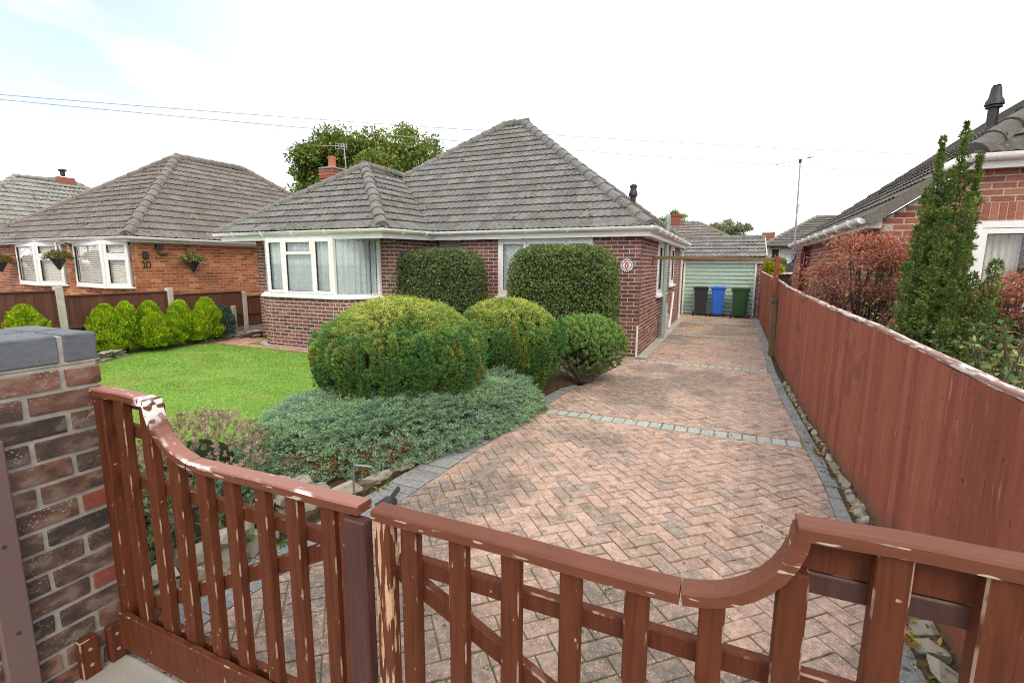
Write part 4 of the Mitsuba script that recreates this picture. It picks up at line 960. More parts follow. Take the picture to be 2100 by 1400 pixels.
pieces(se, 'stone', sq, 'stone')
rd = thing('bent_rod', 'bent steel rod standing in the bed by the stone edging', 'metal rod')
part(rd, 'rod', MB().tube([(-.86, -6.66, -.02), (-.855, -6.66, .24), (-.848, -6.66, .268), (-.83, -6.66, .28), (-.69, -6.655, .292)], .0085, 10), 'steel', 40)
gs = thing('gate_stop', 'small dark metal gate catch on the grey kerb', 'gate catch')
part(gs, 'arm', MB().bar((-.63, -6.70, .03), (-.56, -6.58, .055), .05, .012, .003), 'dark_metal')
part(gs, 'paddle', MB().bar((-.575, -6.60, .05), (-.535, -6.55, .125), .055, .014, .004), 'dark_metal'); part(gs, 'base', MB().box(-.64, -.545, -6.66, -6.56, 0, .045, .006), 'dark_metal')
# ------------------------------------------------------------------ brown panel fence with concrete posts
LX = -9.15
posts = [(-8.1, 1.42), (-6.42, 1.38), (-4.70, 1.30), (-2.87, 1.205), (-1.18, 1.055), (.62, .98)]
for i, (y, z) in enumerate(posts):
    lab = ['concrete fence post nearest the street on the left boundary', 'second concrete fence post from the street on the left boundary', 'concrete fence post between the lone lime conifer and the conifer row', 'concrete fence post rising behind the middle of the lime conifers', 'concrete fence post next to the dwarf blue conifer', 'concrete fence post hidden behind the curved bay'][i]
    c = thing('concrete_post', lab, 'fence post', 'concrete posts of the panel fence')
    ly = R1(-.015, .015); part(c, 'post', MB().bar((LX, y, -.05), (LX, y + ly, z), .115, .115, .012, (.84, 0), up=(1, 0, 0)), 'concrete')
c = thing('concrete_stub', 'short concrete stub post in front of the panel fence by the dwarf conifer', 'post'); part(c, 'post', MB().bar((-8.95, -1.60, 0), (-8.95, -1.60, .75), .10, .09, .015, (.62, 0), up=(1, 0, 0)), 'concrete')
plab = ['brown fence panel nearest the street', 'brown fence panel behind the lone lime conifer', 'brown fence panel behind the left half of the lime conifer row', 'brown fence panel behind the right half of the conifers', 'brown fence panel disappearing behind the bay']
tops = [1.30, 1.245, 1.15, 1.075, .945]
for i in range(5):
    y0, y1, z1 = posts[i][0] + .055, posts[i + 1][0] - .055, tops[i]; z0 = .24 if i > 2 else .26
    f = thing('fence_panel', plab[i], 'fence panel', 'brown fence panels on the left boundary')
    part(f, 'gravel_board', MB().box(LX - .02, LX + .02, y0 - .04, y1 + .04, -.03, z0 - .01, .006, (.66, 0)), 'concrete')
    q = []; y = y0
    while y < y1 - .02:
        y2 = min(y + .118, y1); v = MB().obox((LX + R1(-.002, .002), (y + y2) / 2, (z0 + z1 - .03) / 2), [unit((.09, 1, 0)), unit((-1, .09, 0)), Z_], ((y2 - y) / 2 + .006, .006, (z1 - .03 - z0) / 2), 0, (R1(), 0)); q.append(v); y = y2
    pieces(f, 'board', q, 'fence_brown')
    part(f, 'capping', MB().box(LX - .03, LX + .035, y0, y1, z1 - .03, z1, .006, (.1, 0)), 'fence_brown')
    for z in (z0 + .03, .645 - .03 * i): part(f, 'rail', MB().box(LX + .014, LX + .045, y0, y1, z - .028, z + .028, .004, (.4, 0)), 'fence_brown')
    for y in (y0 + .015, y1 - .015): part(f, 'rail', MB().box(LX + .012, LX + .04, y - .015, y + .015, z0, z1 - .031, .003, (.2, 0)), 'fence_brown')
def edging(lab, pts, hgt, layers=2):
    e = thing('stone_edging', lab, 'stone edging'); sq = []
    for l in range(layers):
        for (a, b), (c, d) in zip(pts[:-1], pts[1:]):
            L = math.hypot(c - a, d - b); n = max(1, round(L / .30)); rz = math.atan2(d - b, c - a)
            for k in range(n):
                t = (k + .5 + R1(-.15, .15)) / n; sq.append(rock((a + (c - a) * t, b + (d - b) * t, hgt * (l + .5) / layers), (L / n * .56, .085, hgt / layers * .60), rz))
    pieces(e, 'stone', sq, 'stone')
edging('pale stacked stone edging left of the lime conifers, behind the pillar cap', [(-8.22, -4.98), (-8.45, -4.58), (-8.70, -4.02)], .17, 3)
edging('grey stacked stone edging below the dwarf conifer, running to the path', [(-9.05, -2.42), (-8.85, -1.75), (-8.75, -1.15)], .15, 3)

# ------------------------------------------------------------------ number 10, the orange brick bungalow
H10 = thing('bungalow', 'orange brick bungalow on the left with a brown tile roof and slatted blinds', 'bungalow')
FX, FY, HX0 = -11.03, -2.45, -17.75
W2, W1 = (-13.42, -11.66, -11.10), (-16.25, -14.64, -13.90)
hol = [(W1[0] - HX0, W1[2] - HX0, 1.16, 2.4), (W2[0] - HX0, W2[2] - HX0, 1.16, 2.4)]
f1 = part(H10, 'front_wall', wall_body((HX0, FY, 0), X_, FX - HX0 - .007, 2.2, 1, hol), 'mortar')
L1 = W1[0] - HX0
pieces(f1, 'brick', bricks((HX0, FY, 0), X_, FX - HX0, 29, 1, hol, bl=.225, start=L1) + [b for b in bricks((HX0, FY, 0), X_, L1, 29, 2, bl=.225)], 'brick', 120, 'brickwork', ok=lambda c: c[2] > .95)
s1 = part(H10, 'side_wall', wall_body((FX, FY, 0), V(0, 1, 0), 8.6, 2.2, 1, start=.2), 'mortar')
pieces(s1, 'brick', bricks((FX, FY, 0), V(0, 1, 0), 8.6, 29, 1, start=.032, dark=.35), 'brick', 300, 'brickwork', ok=lambda c: c[2] > .9 and c[1] < 1.4)
for (x0, xb, x1), nm in ((W1, 'white angled window with blinds at the far left of the front'), (W2, 'white angled window with blinds at the front corner')):
    pr, z0, z1 = .27, 1.165, 2.195
    A, B, C = V(x0, FY - .02, 0), V(xb, FY - pr, 0), V(x1, FY - .02, 0); zc = (z0 + z1) / 2
    wn = part(H10, 'window', MB().prism(Polygon([(x0 - .04, FY + .02), (x0 - .04, FY - .05), (xb, FY - pr - .06), (x1 + .04, FY - .05), (x1 + .04, FY + .02)]), z0 - .035, z0), 'pvc', label=nm)
    part(wn, 'head', MB().prism(Polygon([(x0, FY + .02), (x0, FY - .03), (xb, FY - pr - .01), (x1, FY - .03), (x1, FY + .02)]), z1, z1 + .03), 'pvc')
    part(wn, 'room_lining', MB().box(x0 - .05, x1 + .05, FY + .205, FY + .22, 1.1, 2.2), 'room')
    part(wn, 'mullion', MB().obox(B + Z_ * zc, [unit(C - A), unit((-(C - A)[1], (C - A)[0], 0)), Z_], (.055, .05, (z1 - z0) / 2), .004), 'pvc')
    for P, Q, k in ((A, B, 0), (B, C, 1)):
        u = unit(Q - P); n = V(u[1], -u[0], 0); w = np.linalg.norm(Q - P) - .06; c = (P + Q) / 2 + Z_ * zc
        if k == 0:
            sash(wn, c, u, n, w, z1 - z0 - .004, .07, None)
        else:
            h1 = .33; sash(wn, c + Z_ * ((z1 - z0) / 2 - h1 / 2), u, n, w, h1 - .004, .07, None); sash(wn, c - Z_ * (h1 / 2), u, n, w, z1 - z0 - h1, .085, None)
        bl = []
        for t in np.arange(z0 + .06, z1 - .03, .047):
            bl.append(MB().obox((P + Q) / 2 - n * .07 + Z_ * t, [u, unit(n * .5 - Z_ * .87), unit(n * .87 + Z_ * .5)], (w / 2 - .01, .0225, .001), 0))
        pieces(wn, 'blind_slat', bl, 'blind', 30)
op = part(H10, 'open_casement', frame_ring(MB(), (-13.62, FY - .16, 2.02), unit((.55, -1, 0)), unit((-1, -.55, 0)), .42, .34, .045, .04), 'pvc')
E10 = [(-17.90, 6.7, 2.30), (-17.90, -2.62, 2.30), (-10.88, -2.62, 2.30), (-10.88, 6.7, 2.30)]
part(H10, 'fascia', MB().strip([(-.02, -.11), (0, -.11), (0, 0), (-.02, 0)], E10), 'pvc')
part(H10, 'gutter', MB().strip(gp, [(a, b, c - .005) for a, b, c in E10]), 'pvc', 35)
part(H10, 'soffit', MB().prism(Polygon([(-17.88, 6.7), (-17.88, -2.6), (-10.9, -2.6), (-10.9, 6.7)]).difference(Polygon([(-17.6, 6.6), (-17.6, -2.28), (-11.2, -2.28), (-11.2, 6.6)])), 2.201, 2.21), 'pvc')
a0, a1, b0, b1 = V(-17.92, -2.66, 2.33), V(-10.84, -2.66, 2.33), V(-14.36, .86, 4.93), V(-14.36, 3.1, 4.96)
c1, c0 = V(-10.84, 6.62, 2.33), V(-17.92, 6.62, 2.33)
r10 = part(H10, 'roof', deck(MB(), [a0, a1, b0], [a1, c1, b1, b0], [c1, c0, b1], [c0, a0, b0, b1]), 'deck')
pieces(r10, 'tile', tiles([a0, a1, b0], 1, g=.29, w=.28, lift=.028) + tiles([a1, c1, b1, b0], 1, g=.29, w=.28, lift=.028), 'tile', 330, 'tiling')
pieces(r10, 'ridge_tile', ridge(a1 + V(-.05, .05, .04), b0 + V(0, 0, .06), 1, .125) + ridge(a0 + V(.05, .05, .04), b0 + V(0, 0, .06), 1) + ridge(b0 + V(0, 0, .06), b1 + V(0, 0, .06), 1) + ridge(c1, b1 + V(0, 0, .06), 1), 'tile', 80)
ns = thing('house_number', 'black house number 10 fixed to the orange brick corner', 'house number')
part(ns, 'digit', lettering('1', .15, .012, (FX + .004, -2.245, 1.68), V(0, 1, 0), False), 'sign_black'); part(ns, 'digit', lettering('0', .15, .012, (FX + .004, -2.15, 1.68), V(0, 1, 0), False), 'sign_black')
wl = thing('wall_lamp', 'small black wall lamp above the house number 10', 'wall lamp')
part(wl, 'body', MB().box(FX + .002, FX + .07, -2.26, -2.15, 1.82, 1.97, .01), 'dark_metal'); part(wl, 'backplate', MB().box(FX + .0, FX + .012, -2.245, -2.165, 1.80, 1.99), 'dark_metal')
wl = thing('wall_lamp', 'black security light and sensor on a bracket under the orange house eaves', 'wall lamp')
part(wl, 'head', MB().box(FX + .03, FX + .13, -1.98, -1.84, 2.03, 2.16, .012), 'dark_metal'); part(wl, 'arm', MB().tube([(FX, -1.92, 1.95), (FX + .10, -1.9, 1.93), (FX + .12, -1.72, 1.94)], .018, 8), 'dark_metal'); part(wl, 'sensor', MB().lathe([(0, 1.87), (.03, 1.89), (.035, 1.93), (.0, 1.96)], (FX + .08, -1.83, 0), 12), 'dark_metal')
def basket(c, n, lab, col, seed, arm=True):
    c = np.asarray(c, float); b = thing('hanging_basket', lab, 'hanging basket', 'cone hanging baskets'); r = np.random.default_rng(seed)
    part(b, 'cone', MB().lathe([(.0, -.30), (.03, -.27), (.165, .0), (.15, .0), (.0, -.05)], c, 18), 'dark_metal', 30)
    for k in range(3):
        g = k * 2.1; part(b, 'chain', MB().tube([c + V(.15 * math.cos(g), .15 * math.sin(g), 0), c + V(0, 0, .34)], .004, 5), 'dark_metal')
    if arm: part(b, 'bracket', MB().tube([c + V(0, 0, .34), c + V(0, 0, .38) - np.asarray(n) * .1, c - np.asarray(n) * .22 + V(0, 0, .36)], .008, 6).tube([c - np.asarray(n) * .22 + V(0, 0, .36), c - np.asarray(n) * .22 + V(0, 0, .2), c - np.asarray(n) * .1 + V(0, 0, .34)], .006, 6), 'dark_metal')
    lf = Leaves(); k = 1100; d = rdir(k, r); d[:, 2] = np.abs(d[:, 2]) - .25; p = c + V(0, 0, .02) + d * V(.27, .27, .20) * r.uniform(.5, 1.05, (k, 1))
    C = np.where(r.random((k, 1)) < .22, np.array(col), mixc((.06, .11, .025), (.22, .22, .06), r.random(k))); lf.add(p, rdir(k, r) + d, rdir(k, r), .045, .025, jitter(C, .2)); lf.part(b, 'flowers')
basket((FX + .24, -1.25, 1.78), (1, 0, 0), 'cone hanging basket of yellow and white flowers on the orange side wall', (.55, .50, .30), 1)
basket((-13.30, -2.86, 1.83), (0, -1, 0), 'cone hanging basket with rusty foliage between the two white windows', (.34, .17, .10), 2)
basket((-14.36 - 2.05, -2.78, 1.75), (0, -1, 0), 'cone hanging basket with rusty foliage at the far left edge', (.40, .2, .13), 3)
# number 12 behind it, the roofs in view
H12 = thing('bungalow', 'pale grey green tiled roof of the bungalow at the far left edge', 'bungalow')
d0, d1, d2, d3 = V(-19.2, -3.1, 2.4), V(-19.2, 5.6, 2.4), V(-22.8, 2.0, 4.93), V(-22.8, .25, 4.86)
part(H12, 'wall', MB().box(-26.0, -19.6, -2.7, 5.2, 0, 2.4, 0, (2.5, 0)), 'mortar')
r12 = part(H12, 'roof', deck(MB(), [d0, d1, d2, d3], [V(-26.4, -3.1, 2.4), d0, d3], [d1, V(-26.4, 5.6, 2.4), d2], [V(-26.4, 5.6, 2.4), V(-26.4, -3.1, 2.4), d3, d2]), 'deck')
pieces(r12, 'tile', tiles([d0, d1, d2, d3], 2, g=.30), 'tile', 150, 'tiling'); pieces(r12, 'ridge_tile', ridge(d3, d2, 2) + ridge(d0, d3, 2) + ridge(d1, d2, 2), 'tile', 30)
c12 = part(r12, 'chimney', MB().box(-23.0, -22.55, 1.45, 2.0, 4.6, 5.02, .01, (2.6, 0)), 'brick')
part(H12, 'chimney_cowl', MB().lathe([(.08, 5.08), (.08, 5.25), (.14, 5.27), (.14, 5.33), (0, 5.36)], (-22.78, 1.72, 0), 14), 'dark_metal')

# ------------------------------------------------------------------ the neighbour on the right
HN = thing('bungalow', 'red brick bungalow right of the red fence with a dark tile roof', 'bungalow')
NX, NY = 3.24, -1.60
rake = lambda u: 2.30 + .72 * (u) if u < .78 else 2.87      # u from the corner
outl = Polygon([(0, 0), (3.4, 0), (3.4, 2.87), (.80, 2.87), (0, 2.30)])
whol = [(.895, 2.25, 1.09, 2.25)]
nw = part(HN, 'front_wall', wall_body((NX, NY, 0), X_, 3.4, 2.87, 2, whol, outline=outl), 'mortar')
nb = bricks((NX, NY, 0), X_, 3.4, 38, 2, whol + [(.80, 2.35, 2.25, 2.478)], dark=.3, cham=.003, top=rake)
for k in range(20):
    x0 = .80 + k * .0765; nb.append(MB().obox(V(NX + x0 + .033, NY + .0135, 2.2625 + .1035), np.eye(3), (.0335, .015, .1015), .003, tone(2, .4)))
pieces(nw, 'brick', nb, 'brick', 290, 'brickwork', ok=lambda c: c[2] > .9)
ns_ = part(HN, 'side_wall', wall_body((NX, 7.0, 0), V(0, -1, 0), 8.6, 2.25, 2), 'mortar')
ns2 = MB()
for b in bricks((NX, 7.0, 0), V(0, -1, 0), 8.6, 30, 2): ns2.join(b)
part(ns_, 'brickwork', ns2, 'brick', kind='stuff')
npr = part(HN, 'projection', MB().box(3.10, 3.5, 4.707, 6.6, 0, 2.2, 0, (2.5, 0)), 'mortar')
pieces(npr, 'brick', bricks((3.093, 4.7, 0), X_, .45, 29, 2, dark=.25) + bricks((3.093, 6.6, 0), V(0, -1, 0), 1.868, 29, 2), 'brick', 60, 'brickwork', ok=lambda c: c[2] > 1.2)
wn = part(HN, 'window', frame_ring(MB(), (NX + 1.573, NY + .02, 1.67), X_, V(0, -1, 0), 1.35, 1.155, .075, .08), 'pvc', label='white window with swagged curtain')
part(wn, 'sill', MB().box(NX + .84, NX + 2.3, NY - .09, NY + .05, 1.035, 1.088, .006), 'pvc')
sash(wn, (NX + 1.225, NY + .02, 1.67), X_, V(0, -1, 0), .52, .99, .06, None); sash(wn, (NX + 1.85, NY + .02, 1.67), X_, V(0, -1, 0), .66, .99, .06, None)
cu = MB()
for k in range(40):
    t0, t1 = k / 40, (k + 1) / 40
    f = lambda t: V(NX + .98 + .42 * t, NY + .14 + .012 * math.sin(t * 40), 0)
    zt = 2.2; zb = lambda t: 1.12 + .55 * t ** 2.5
    P, Q = f(t0), f(t1); cu.add([P + Z_ * zb(t0), Q + Z_ * zb(t1), Q + Z_ * zt, P + Z_ * zt], [[0, 1, 2], [0, 2, 3]])
part(wn, 'net_curtain', cu, 'curtain', True)
part(HN, 'room_lining', MB().box(NX + .8, NX + 2.4, NY + .9, NY + .92, .9, 2.4), 'room')
# roof: left slope (catslide past the front block), front slope and hip
n0, n1, nk, nh = V(3.05, -1.72, 2.33), V(3.05, 7.0, 2.33), .72, 2.99
xh = 3.05 + (nh - 2.33) / nk
q0 = V(xh - .02, -1.78, nh); tp = V(xh - .02 + 3.2, -1.78 + 3.2, nh + 3.2 * .75)
ls = [n1, n0, V(xh, -1.72, nh), tp, V(tp[0], 7.0, tp[2])]
fs = [q0, V(12, -1.78, nh), V(12, 1.42, tp[2]), tp]
rn = part(HN, 'roof', deck(MB(), [n0, V(xh, -1.72, nh), tp, V(tp[0], 7., tp[2]), n1], fs, down=.02), 'deck')
pieces(rn, 'tile', tiles(fs, 3, g=.345, eave=.04), 'tile', 40, 'front_tiling')
tl = MB()
for b in tiles([n1, n0, V(n0[0] + 3.3, n0[1], n0[2] + 3.3 * .72), V(n1[0] + 3.3, 7., n0[2] + 3.3 * .72)], 3, g=.345):
    c = b.V.mean(0)
    if c[0] < xh or c[1] > c[0] - q0[0] - 1.78 - .05: tl.join(b)
part(rn, 'side_tiling', tl, 'tile', kind='stuff')
pieces(rn, 'ridge_tile', ridge(q0 + V(.04, .04, .06), tp + V(0, 0, .08), 3, .13), 'tile')
part(rn, 'verge', MB().bar(n0 + V(0, -.01, -.05), V(xh, -1.73, nh - .05), .03, .13, code=(.28, 0)), 'concrete')
EN = [(3.07, 7.0, 2.315), (3.07, -1.70, 2.315)]
part(HN, 'gutter', MB().strip(gp, EN), 'pvc', 35); brackets(EN, .95, HN)
part(HN, 'fascia', MB().box(3.075, 3.24, -1.60, 7.0, 2.2, 2.31, .004), 'pvc_grey')
EF = [(xh - .03, -1.74, nh - .02), (12, -1.74, nh - .02)]
part(HN, 'gutter', MB().strip(gp, EF), 'pvc', 35); part(HN, 'fascia', MB().box(xh - .02, 12, -1.742, -1.72, 2.83, 2.97, .004), 'pvc'); part(HN, 'soffit', MB().box(xh - .02, 12, -1.72, -1.62, 2.872, 2.88), 'pvc')
part(HN, 'gutter_end', MB().tube([(xh - .25, -1.79, nh - .14), (xh - .10, -1.80, nh - .05), (xh - .0, -1.80, nh - .05)], .045, 12), 'pvc', 40)
fl = MB().tube([(4.80, .30, 3.55), (4.80, .30, 4.02)], .062, 16).lathe([(.09, 3.5), (.075, 3.66), (.06, 3.72)], (4.80, .3, 0), 16).lathe([(.062, 3.96), (.10, 3.965), (.085, 3.995), (.11, 4.0), (.10, 4.06), (.075, 4.10), (.062, 4.20), (.055, 4.245), (.04, 4.25), (.05, 4.265), (.0, 4.27)], (4.80, .3, 0), 16)
part(HN, 'flue', fl, 'dark_metal', 40)
part(HN, 'downpipe', MB().tube([(3.12, 4.55, 2.25), (3.09, 4.63, 2.10), (3.09, 4.66, .0)], .038, 12), 'red_paint', 40, label='dark red painted downpipe')
# aerial mast and the dish in its cage
ae = thing('tv_aerial', 'tall thin aerial mast with a long yagi at the corner of the right bungalow', 'tv aerial')
part(ae, 'mast', MB().tube([(2.925, 4.9, 1.75), (2.90, 4.9, 3.1), (2.875, 4.9, 4.28)], [.022, .02, .016], 10), 'galvanised', 40)
bo = V(2.36, 4.9, 4.20), V(3.18, 4.9, 4.335)
part(ae, 'boom', MB().tube(bo, .007, 6), 'wire')
for k in range(13):
    p = bo[0] + (bo[1] - bo[0]) * (k + .5) / 13; part(ae, 'element', MB().tube([p - V(0, .06, 0), p + V(0, .06, 0)], .003, 5), 'wire')
part(ae, 'reflector', MB().tube([(3.145, 4.9, 4.47), (3.13, 4.9, 4.33), (3.09, 4.86, 4.19)], .006, 6).box(3.03, 3.10, 4.88, 4.92, 4.29, 4.33, .006), 'wire'); part(ae, 'clamp', MB().box(2.845, 2.905, 4.87, 4.93, 4.2, 4.28, .008), 'dark_metal'); part(ae, 'junction_box', MB().box(2.91, 2.95, 4.88, 4.94, 3.15, 3.23, .004), 'pvc_grey')
sd = thing('satellite_dish', 'small grey satellite dish in a square metal bracket below the aerial mast', 'satellite dish')
part(sd, 'dish', MB().lathe([(0, 0), (.07, .012), (.13, .045), (.165, .09), (.16, .095), (.12, .055), (0, .01)], (0, 0, 0), 24), 'galvanised')
k = sd + '__dish'; mbv = MB().lathe([(0, 0), (.07, .012), (.13, .045), (.165, .09), (.16, .095), (.12, .055), (0, .01)], (0, 0, 0), 24); vv = mbv.V
RX = np.array([unit((.35, .2, .9)), unit(np.cross((-.85, -.3, .3), (.35, .2, .9))), unit((-.85, -.3, .3))]); put(k, MB().add(vv @ RX + V(2.93, 4.66, 1.90), mbv.F, mbv.UV), 'galvanised', True)
fr = MB()
for a in (2.86, 3.11):
    for y in (4.52, 4.72): fr.tube([(a, y, 1.76), (a, y, 2.04)], .010, 6)
for z in (1.76, 2.04):
    for y in (4.52, 4.72): fr.tube([(2.86, y, z), (3.11, y, z)], .010, 6)
    for a in (2.86, 3.11): fr.tube([(a, 4.52, z), (a, 4.72, z)], .010, 6)
part(sd, 'bracket', fr, 'galvanised')
# ------------------------------------------------------------------ houses behind
def far_roof(H, x0, x1, y0, y1, ze, zr, rx0, rx1, pal, g=.4):
    ym = (y0 + y1) / 2
    A, B, C, D, E_, F_ = V(x0, y0, ze), V(x1, y0, ze), V(x1, y1, ze), V(x0, y1, ze), V(rx0, ym, zr), V(rx1, ym, zr)
    r = part(H, 'roof', deck(MB(), [A, B, F_, E_], [B, C, F_], [C, D, E_, F_], [D, A, E_]), 'deck'); m = MB()
    for P in ([A, B, F_, E_], [B, C, F_], [D, A, E_]):
        for b in tiles(P, pal, g=g, w=.45): m.join(b)
    part(r, 'tiling', m, 'tile', kind='stuff'); m = MB()
    for b in ridge(E_, F_, 1, .12) + ridge(A, E_, 1, .12) + ridge(B, F_, 1, .12): m.join(b)
    part(r, 'ridge_tiling', m, 'tile', kind='stuff'); return r
HB = thing('bungalow', 'brown tile roofed house rising behind the left half of the garage', 'house')
part(HB, 'wall', MB().box(-8, 2.0, 13.6, 20.2, 0, 2.5, 0, (2.5, 0)), 'mortar'); far_roof(HB, -8.5, 2.5, 13.2, 20.6, 2.35, 3.82, -4.5, -.15, 1)
part(HB, 'chimney', MB().box(-1.5, -.95, 16.4, 16.9, 3.3, 4.22, .01, (2.2, 0)).box(-1.53, -.92, 16.37, 16.93, 4.1, 4.224, .01, (2.1, 0)), 'brick')
HW_ = thing('house', 'cream rendered house with a dark tile roof beyond the dark flat roofed garage', 'house')
part(HW_, 'wall', MB().box(3.15, 13, 18.6, 26, 0, 2.72, .01), 'render_cream')
far_roof(HW_, 2.75, 13.4, 18.2, 26.4, 2.72, 4.38, 5.5, 10.4, 3, .38)
wn = part(HW_, 'window', frame_ring(MB(), (3.42, 18.6, 2.33), X_, V(0, -1, 0), .42, .55, .05, .05), 'pvc'); part(wn, 'pane', pane_mesh((3.42, 18.585, 2.33), X_, .34, .46), 'seal')
part(HW_, 'downpipe', MB().tube([(4.35, 18.5, 2.66), (4.45, 18.53, 2.58), (4.5, 18.55, 2.45), (4.5, 18.55, 0)], .04, 8), 'bark', 40); part(HW_, 'gutter', MB().tube([(2.8, 18.15, 2.70), (13.3, 18.15, 2.70)], .055, 8), 'dark_metal')
part(HW_, 'chimney', MB().box(2.95, 3.6, 22.6, 23.2, 2.9, 3.62, .01, (2.6, 0)), 'brick')
DG = thing('flat_roofed_garage', 'dark green flat roofed garage with a white trim behind the red fence', 'garage')
part(DG, 'roof', MB().box(2.62, 6.0, 12.6, 17.5, 1.48, 1.98, .02), 'felt'); part(DG, 'trim', MB().box(2.62, 6.0, 12.56, 12.598, 1.42, 1.49, .006), 'pvc'); part(DG, 'wall', MB().box(2.66, 5.95, 12.66, 17.4, 0, 1.47), 'deck')  # wall coloured near black to paint the dark void below the trim
# ------------------------------------------------------------------ overhead wires
def wire(lab, a, b, sag):
    a, b = np.asarray(a, float), np.asarray(b, float); t = np.linspace(0, 1, 40)[:, None]
    w = thing('overhead_wire', lab, 'wire', 'overhead wires'); part(w, 'cable', MB().tube(a + (b - a) * t - Z_ * (4 * sag * t * (1 - t)), .010, 6), 'wire')


# ------------------------------------------------------------------ plants
def plant(name, label, cat, group=None): return thing(name, label, cat, group)
def core(H, name, c, r, mat='dead_twigs', p=2., zmin=None, sub=3):  # solid inner body; its dark colour makes the gaps in foliage look shaded
    m = trimesh.creation.icosphere(sub); v = np.array(m.vertices); v = np.sign(v) * np.abs(v) ** (2 / p); v = v * (1 + .08 * (meshkit.noise(v * 3 + 7) - .5))[:, None]
    v = v * np.asarray(r) + np.asarray(c)
    if zmin is not None: v[:, 2] = np.maximum(v[:, 2], zmin)
    part(H, name, MB().add(v, np.array(m.faces)), mat, True)
def yew(label, c, rx, ry, zt, zw, seed, nplume, nleaf):
    """clipped golden yew: upright feathery plumes packed over a dome, tight yellow growth on the clipped top"""
    H = plant('clipped_yew', label, 'topiary bush'); r = np.random.default_rng(seed)
    cx, cy = c; zc = zw
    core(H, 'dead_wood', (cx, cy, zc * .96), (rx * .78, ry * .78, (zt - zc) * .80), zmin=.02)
    lf = Leaves()
    def surf(d, s=1.):
        up = d[:, 2] > 0; q = d.copy(); q[:, 2] = np.where(up, q[:, 2] * (zt - zc), q[:, 2] * zc * .98)
        wob = 1 + .07 * (meshkit.fbm(d * 2.3 + seed, 3, 4) - .5)[:, None] * 2
        tp = np.where(up, 1., 1 - .36 * np.abs(np.minimum(d[:, 2], 0)) ** 1.1)
        return V(cx, cy, zc) + q * np.stack([tp, tp, 1 + 0 * tp], 1) * V(rx, ry, 1) * wob * s
    # clipped shell of short shoots
    k = nleaf; d = rdir(k, r); d = d[d[:, 2] > -.75]; k = len(d)
    hol = meshkit.fbm(d * V(5.5, 5.5, 1.7) + seed * 3.1, 3, 9)
    keep = (hol < np.where(d[:, 2] > .3, .60, np.where(d[:, 2] > .05, .545, .52))) | (d[:, 2] > .45 + .25 * r.random(k)); d = d[keep]; k = len(d); hol = hol[keep]
    p = surf(d) - d * r.uniform(0, .05, (k, 1)); nrm = d * V(1 / rx, 1 / ry, 1 / (zt - zc)); nrm /= np.linalg.norm(nrm, axis=1, keepdims=True)
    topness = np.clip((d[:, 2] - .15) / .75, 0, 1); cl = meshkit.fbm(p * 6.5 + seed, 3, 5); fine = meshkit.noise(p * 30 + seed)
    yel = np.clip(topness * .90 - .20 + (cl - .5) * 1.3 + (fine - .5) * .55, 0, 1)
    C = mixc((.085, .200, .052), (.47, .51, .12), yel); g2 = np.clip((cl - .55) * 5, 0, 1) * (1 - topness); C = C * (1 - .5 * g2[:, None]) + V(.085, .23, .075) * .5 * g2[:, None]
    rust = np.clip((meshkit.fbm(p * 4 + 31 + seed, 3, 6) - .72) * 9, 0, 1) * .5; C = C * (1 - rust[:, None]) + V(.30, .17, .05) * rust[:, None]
    m = 9; ax = .65 * V(0, 0, 1) + nrm * .85 + r.normal(size=(k, 3)) * .28; ax /= np.linalg.norm(ax, axis=1, keepdims=True)
    x = np.cross(ax, V(.31, .84, .12)); x /= np.linalg.norm(x, axis=1, keepdims=True); y = np.cross(ax, x); L = r.uniform(.030, .062, k); C = jitter(C, .20)
    stray = r.random(k) < .02; L[stray] *= 1.7
    for q in range(m):
        t = (q + r.random(k)) / m; g = q * 2.4 + r.uniform(0, 1.2, k); out = np.cos(g)[:, None] * x + np.sin(g)[:, None] * y
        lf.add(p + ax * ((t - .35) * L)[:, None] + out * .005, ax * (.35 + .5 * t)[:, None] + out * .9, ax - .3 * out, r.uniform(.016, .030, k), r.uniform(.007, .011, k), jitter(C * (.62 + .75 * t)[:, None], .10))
    # plumes
    for i in range(nplume):
        d = rdir(1, r)[0]; d[2] = r.uniform(-.92, .26); h = math.sqrt(1 - d[2] ** 2); g = r.uniform(0, 2 * math.pi); d = V(h * math.cos(g), h * math.sin(g), d[2])
        b = surf(d[None], .975)[0]; L = r.uniform(.22, .46); R = r.uniform(.045, .080); ax = unit(V(0, 0, 1) + V(d[0], d[1], 0) * r.uniform(-.05, .28) + r.normal(size=3) * .05)
        k = int(270 * L / .3); t = r.random(k) ** .9; a = r.uniform(0, 2 * math.pi, k); rad = R * np.sin(math.pi * (.18 + .80 * t)) ** .8 * np.sqrt(r.uniform(.35, 1, k))
        x = unit(np.cross(ax, (0.3, .8, .1))); y = np.cross(ax, x); out = np.cos(a)[:, None] * x + np.sin(a)[:, None] * y
        p = b - ax * L * .45 + ax * (t * L)[:, None] + out * rad[:, None]; p[:, 2] = np.maximum(p[:, 2], .02)
        kind = r.random(); base = V(.070, .180, .060) if kind < .52 else V(.11, .22, .045) if kind < .93 else V(.19, .20, .045)
        tip = V(.16, .32, .12) if kind < .52 else V(.32, .43, .11) if kind < .93 else V(.40, .40, .09)
        C = base * (1 - t[:, None] * .75) + tip * t[:, None] * .75
        lf.add(p, ax * .75 + out * .75 + r.normal(size=(k, 3)) * .3, out + r.normal(size=(k, 3)) * .5, r.uniform(.026, .044, k), r.uniform(.011, .018, k), jitter(C, .28))
    lf.part(H, 'foliage'); return H
yew('large domed golden yew nearest the gates, standing in the blue juniper', (-1.66, -5.02), .88, .86, 1.36, .70, 5, 300, 22000)
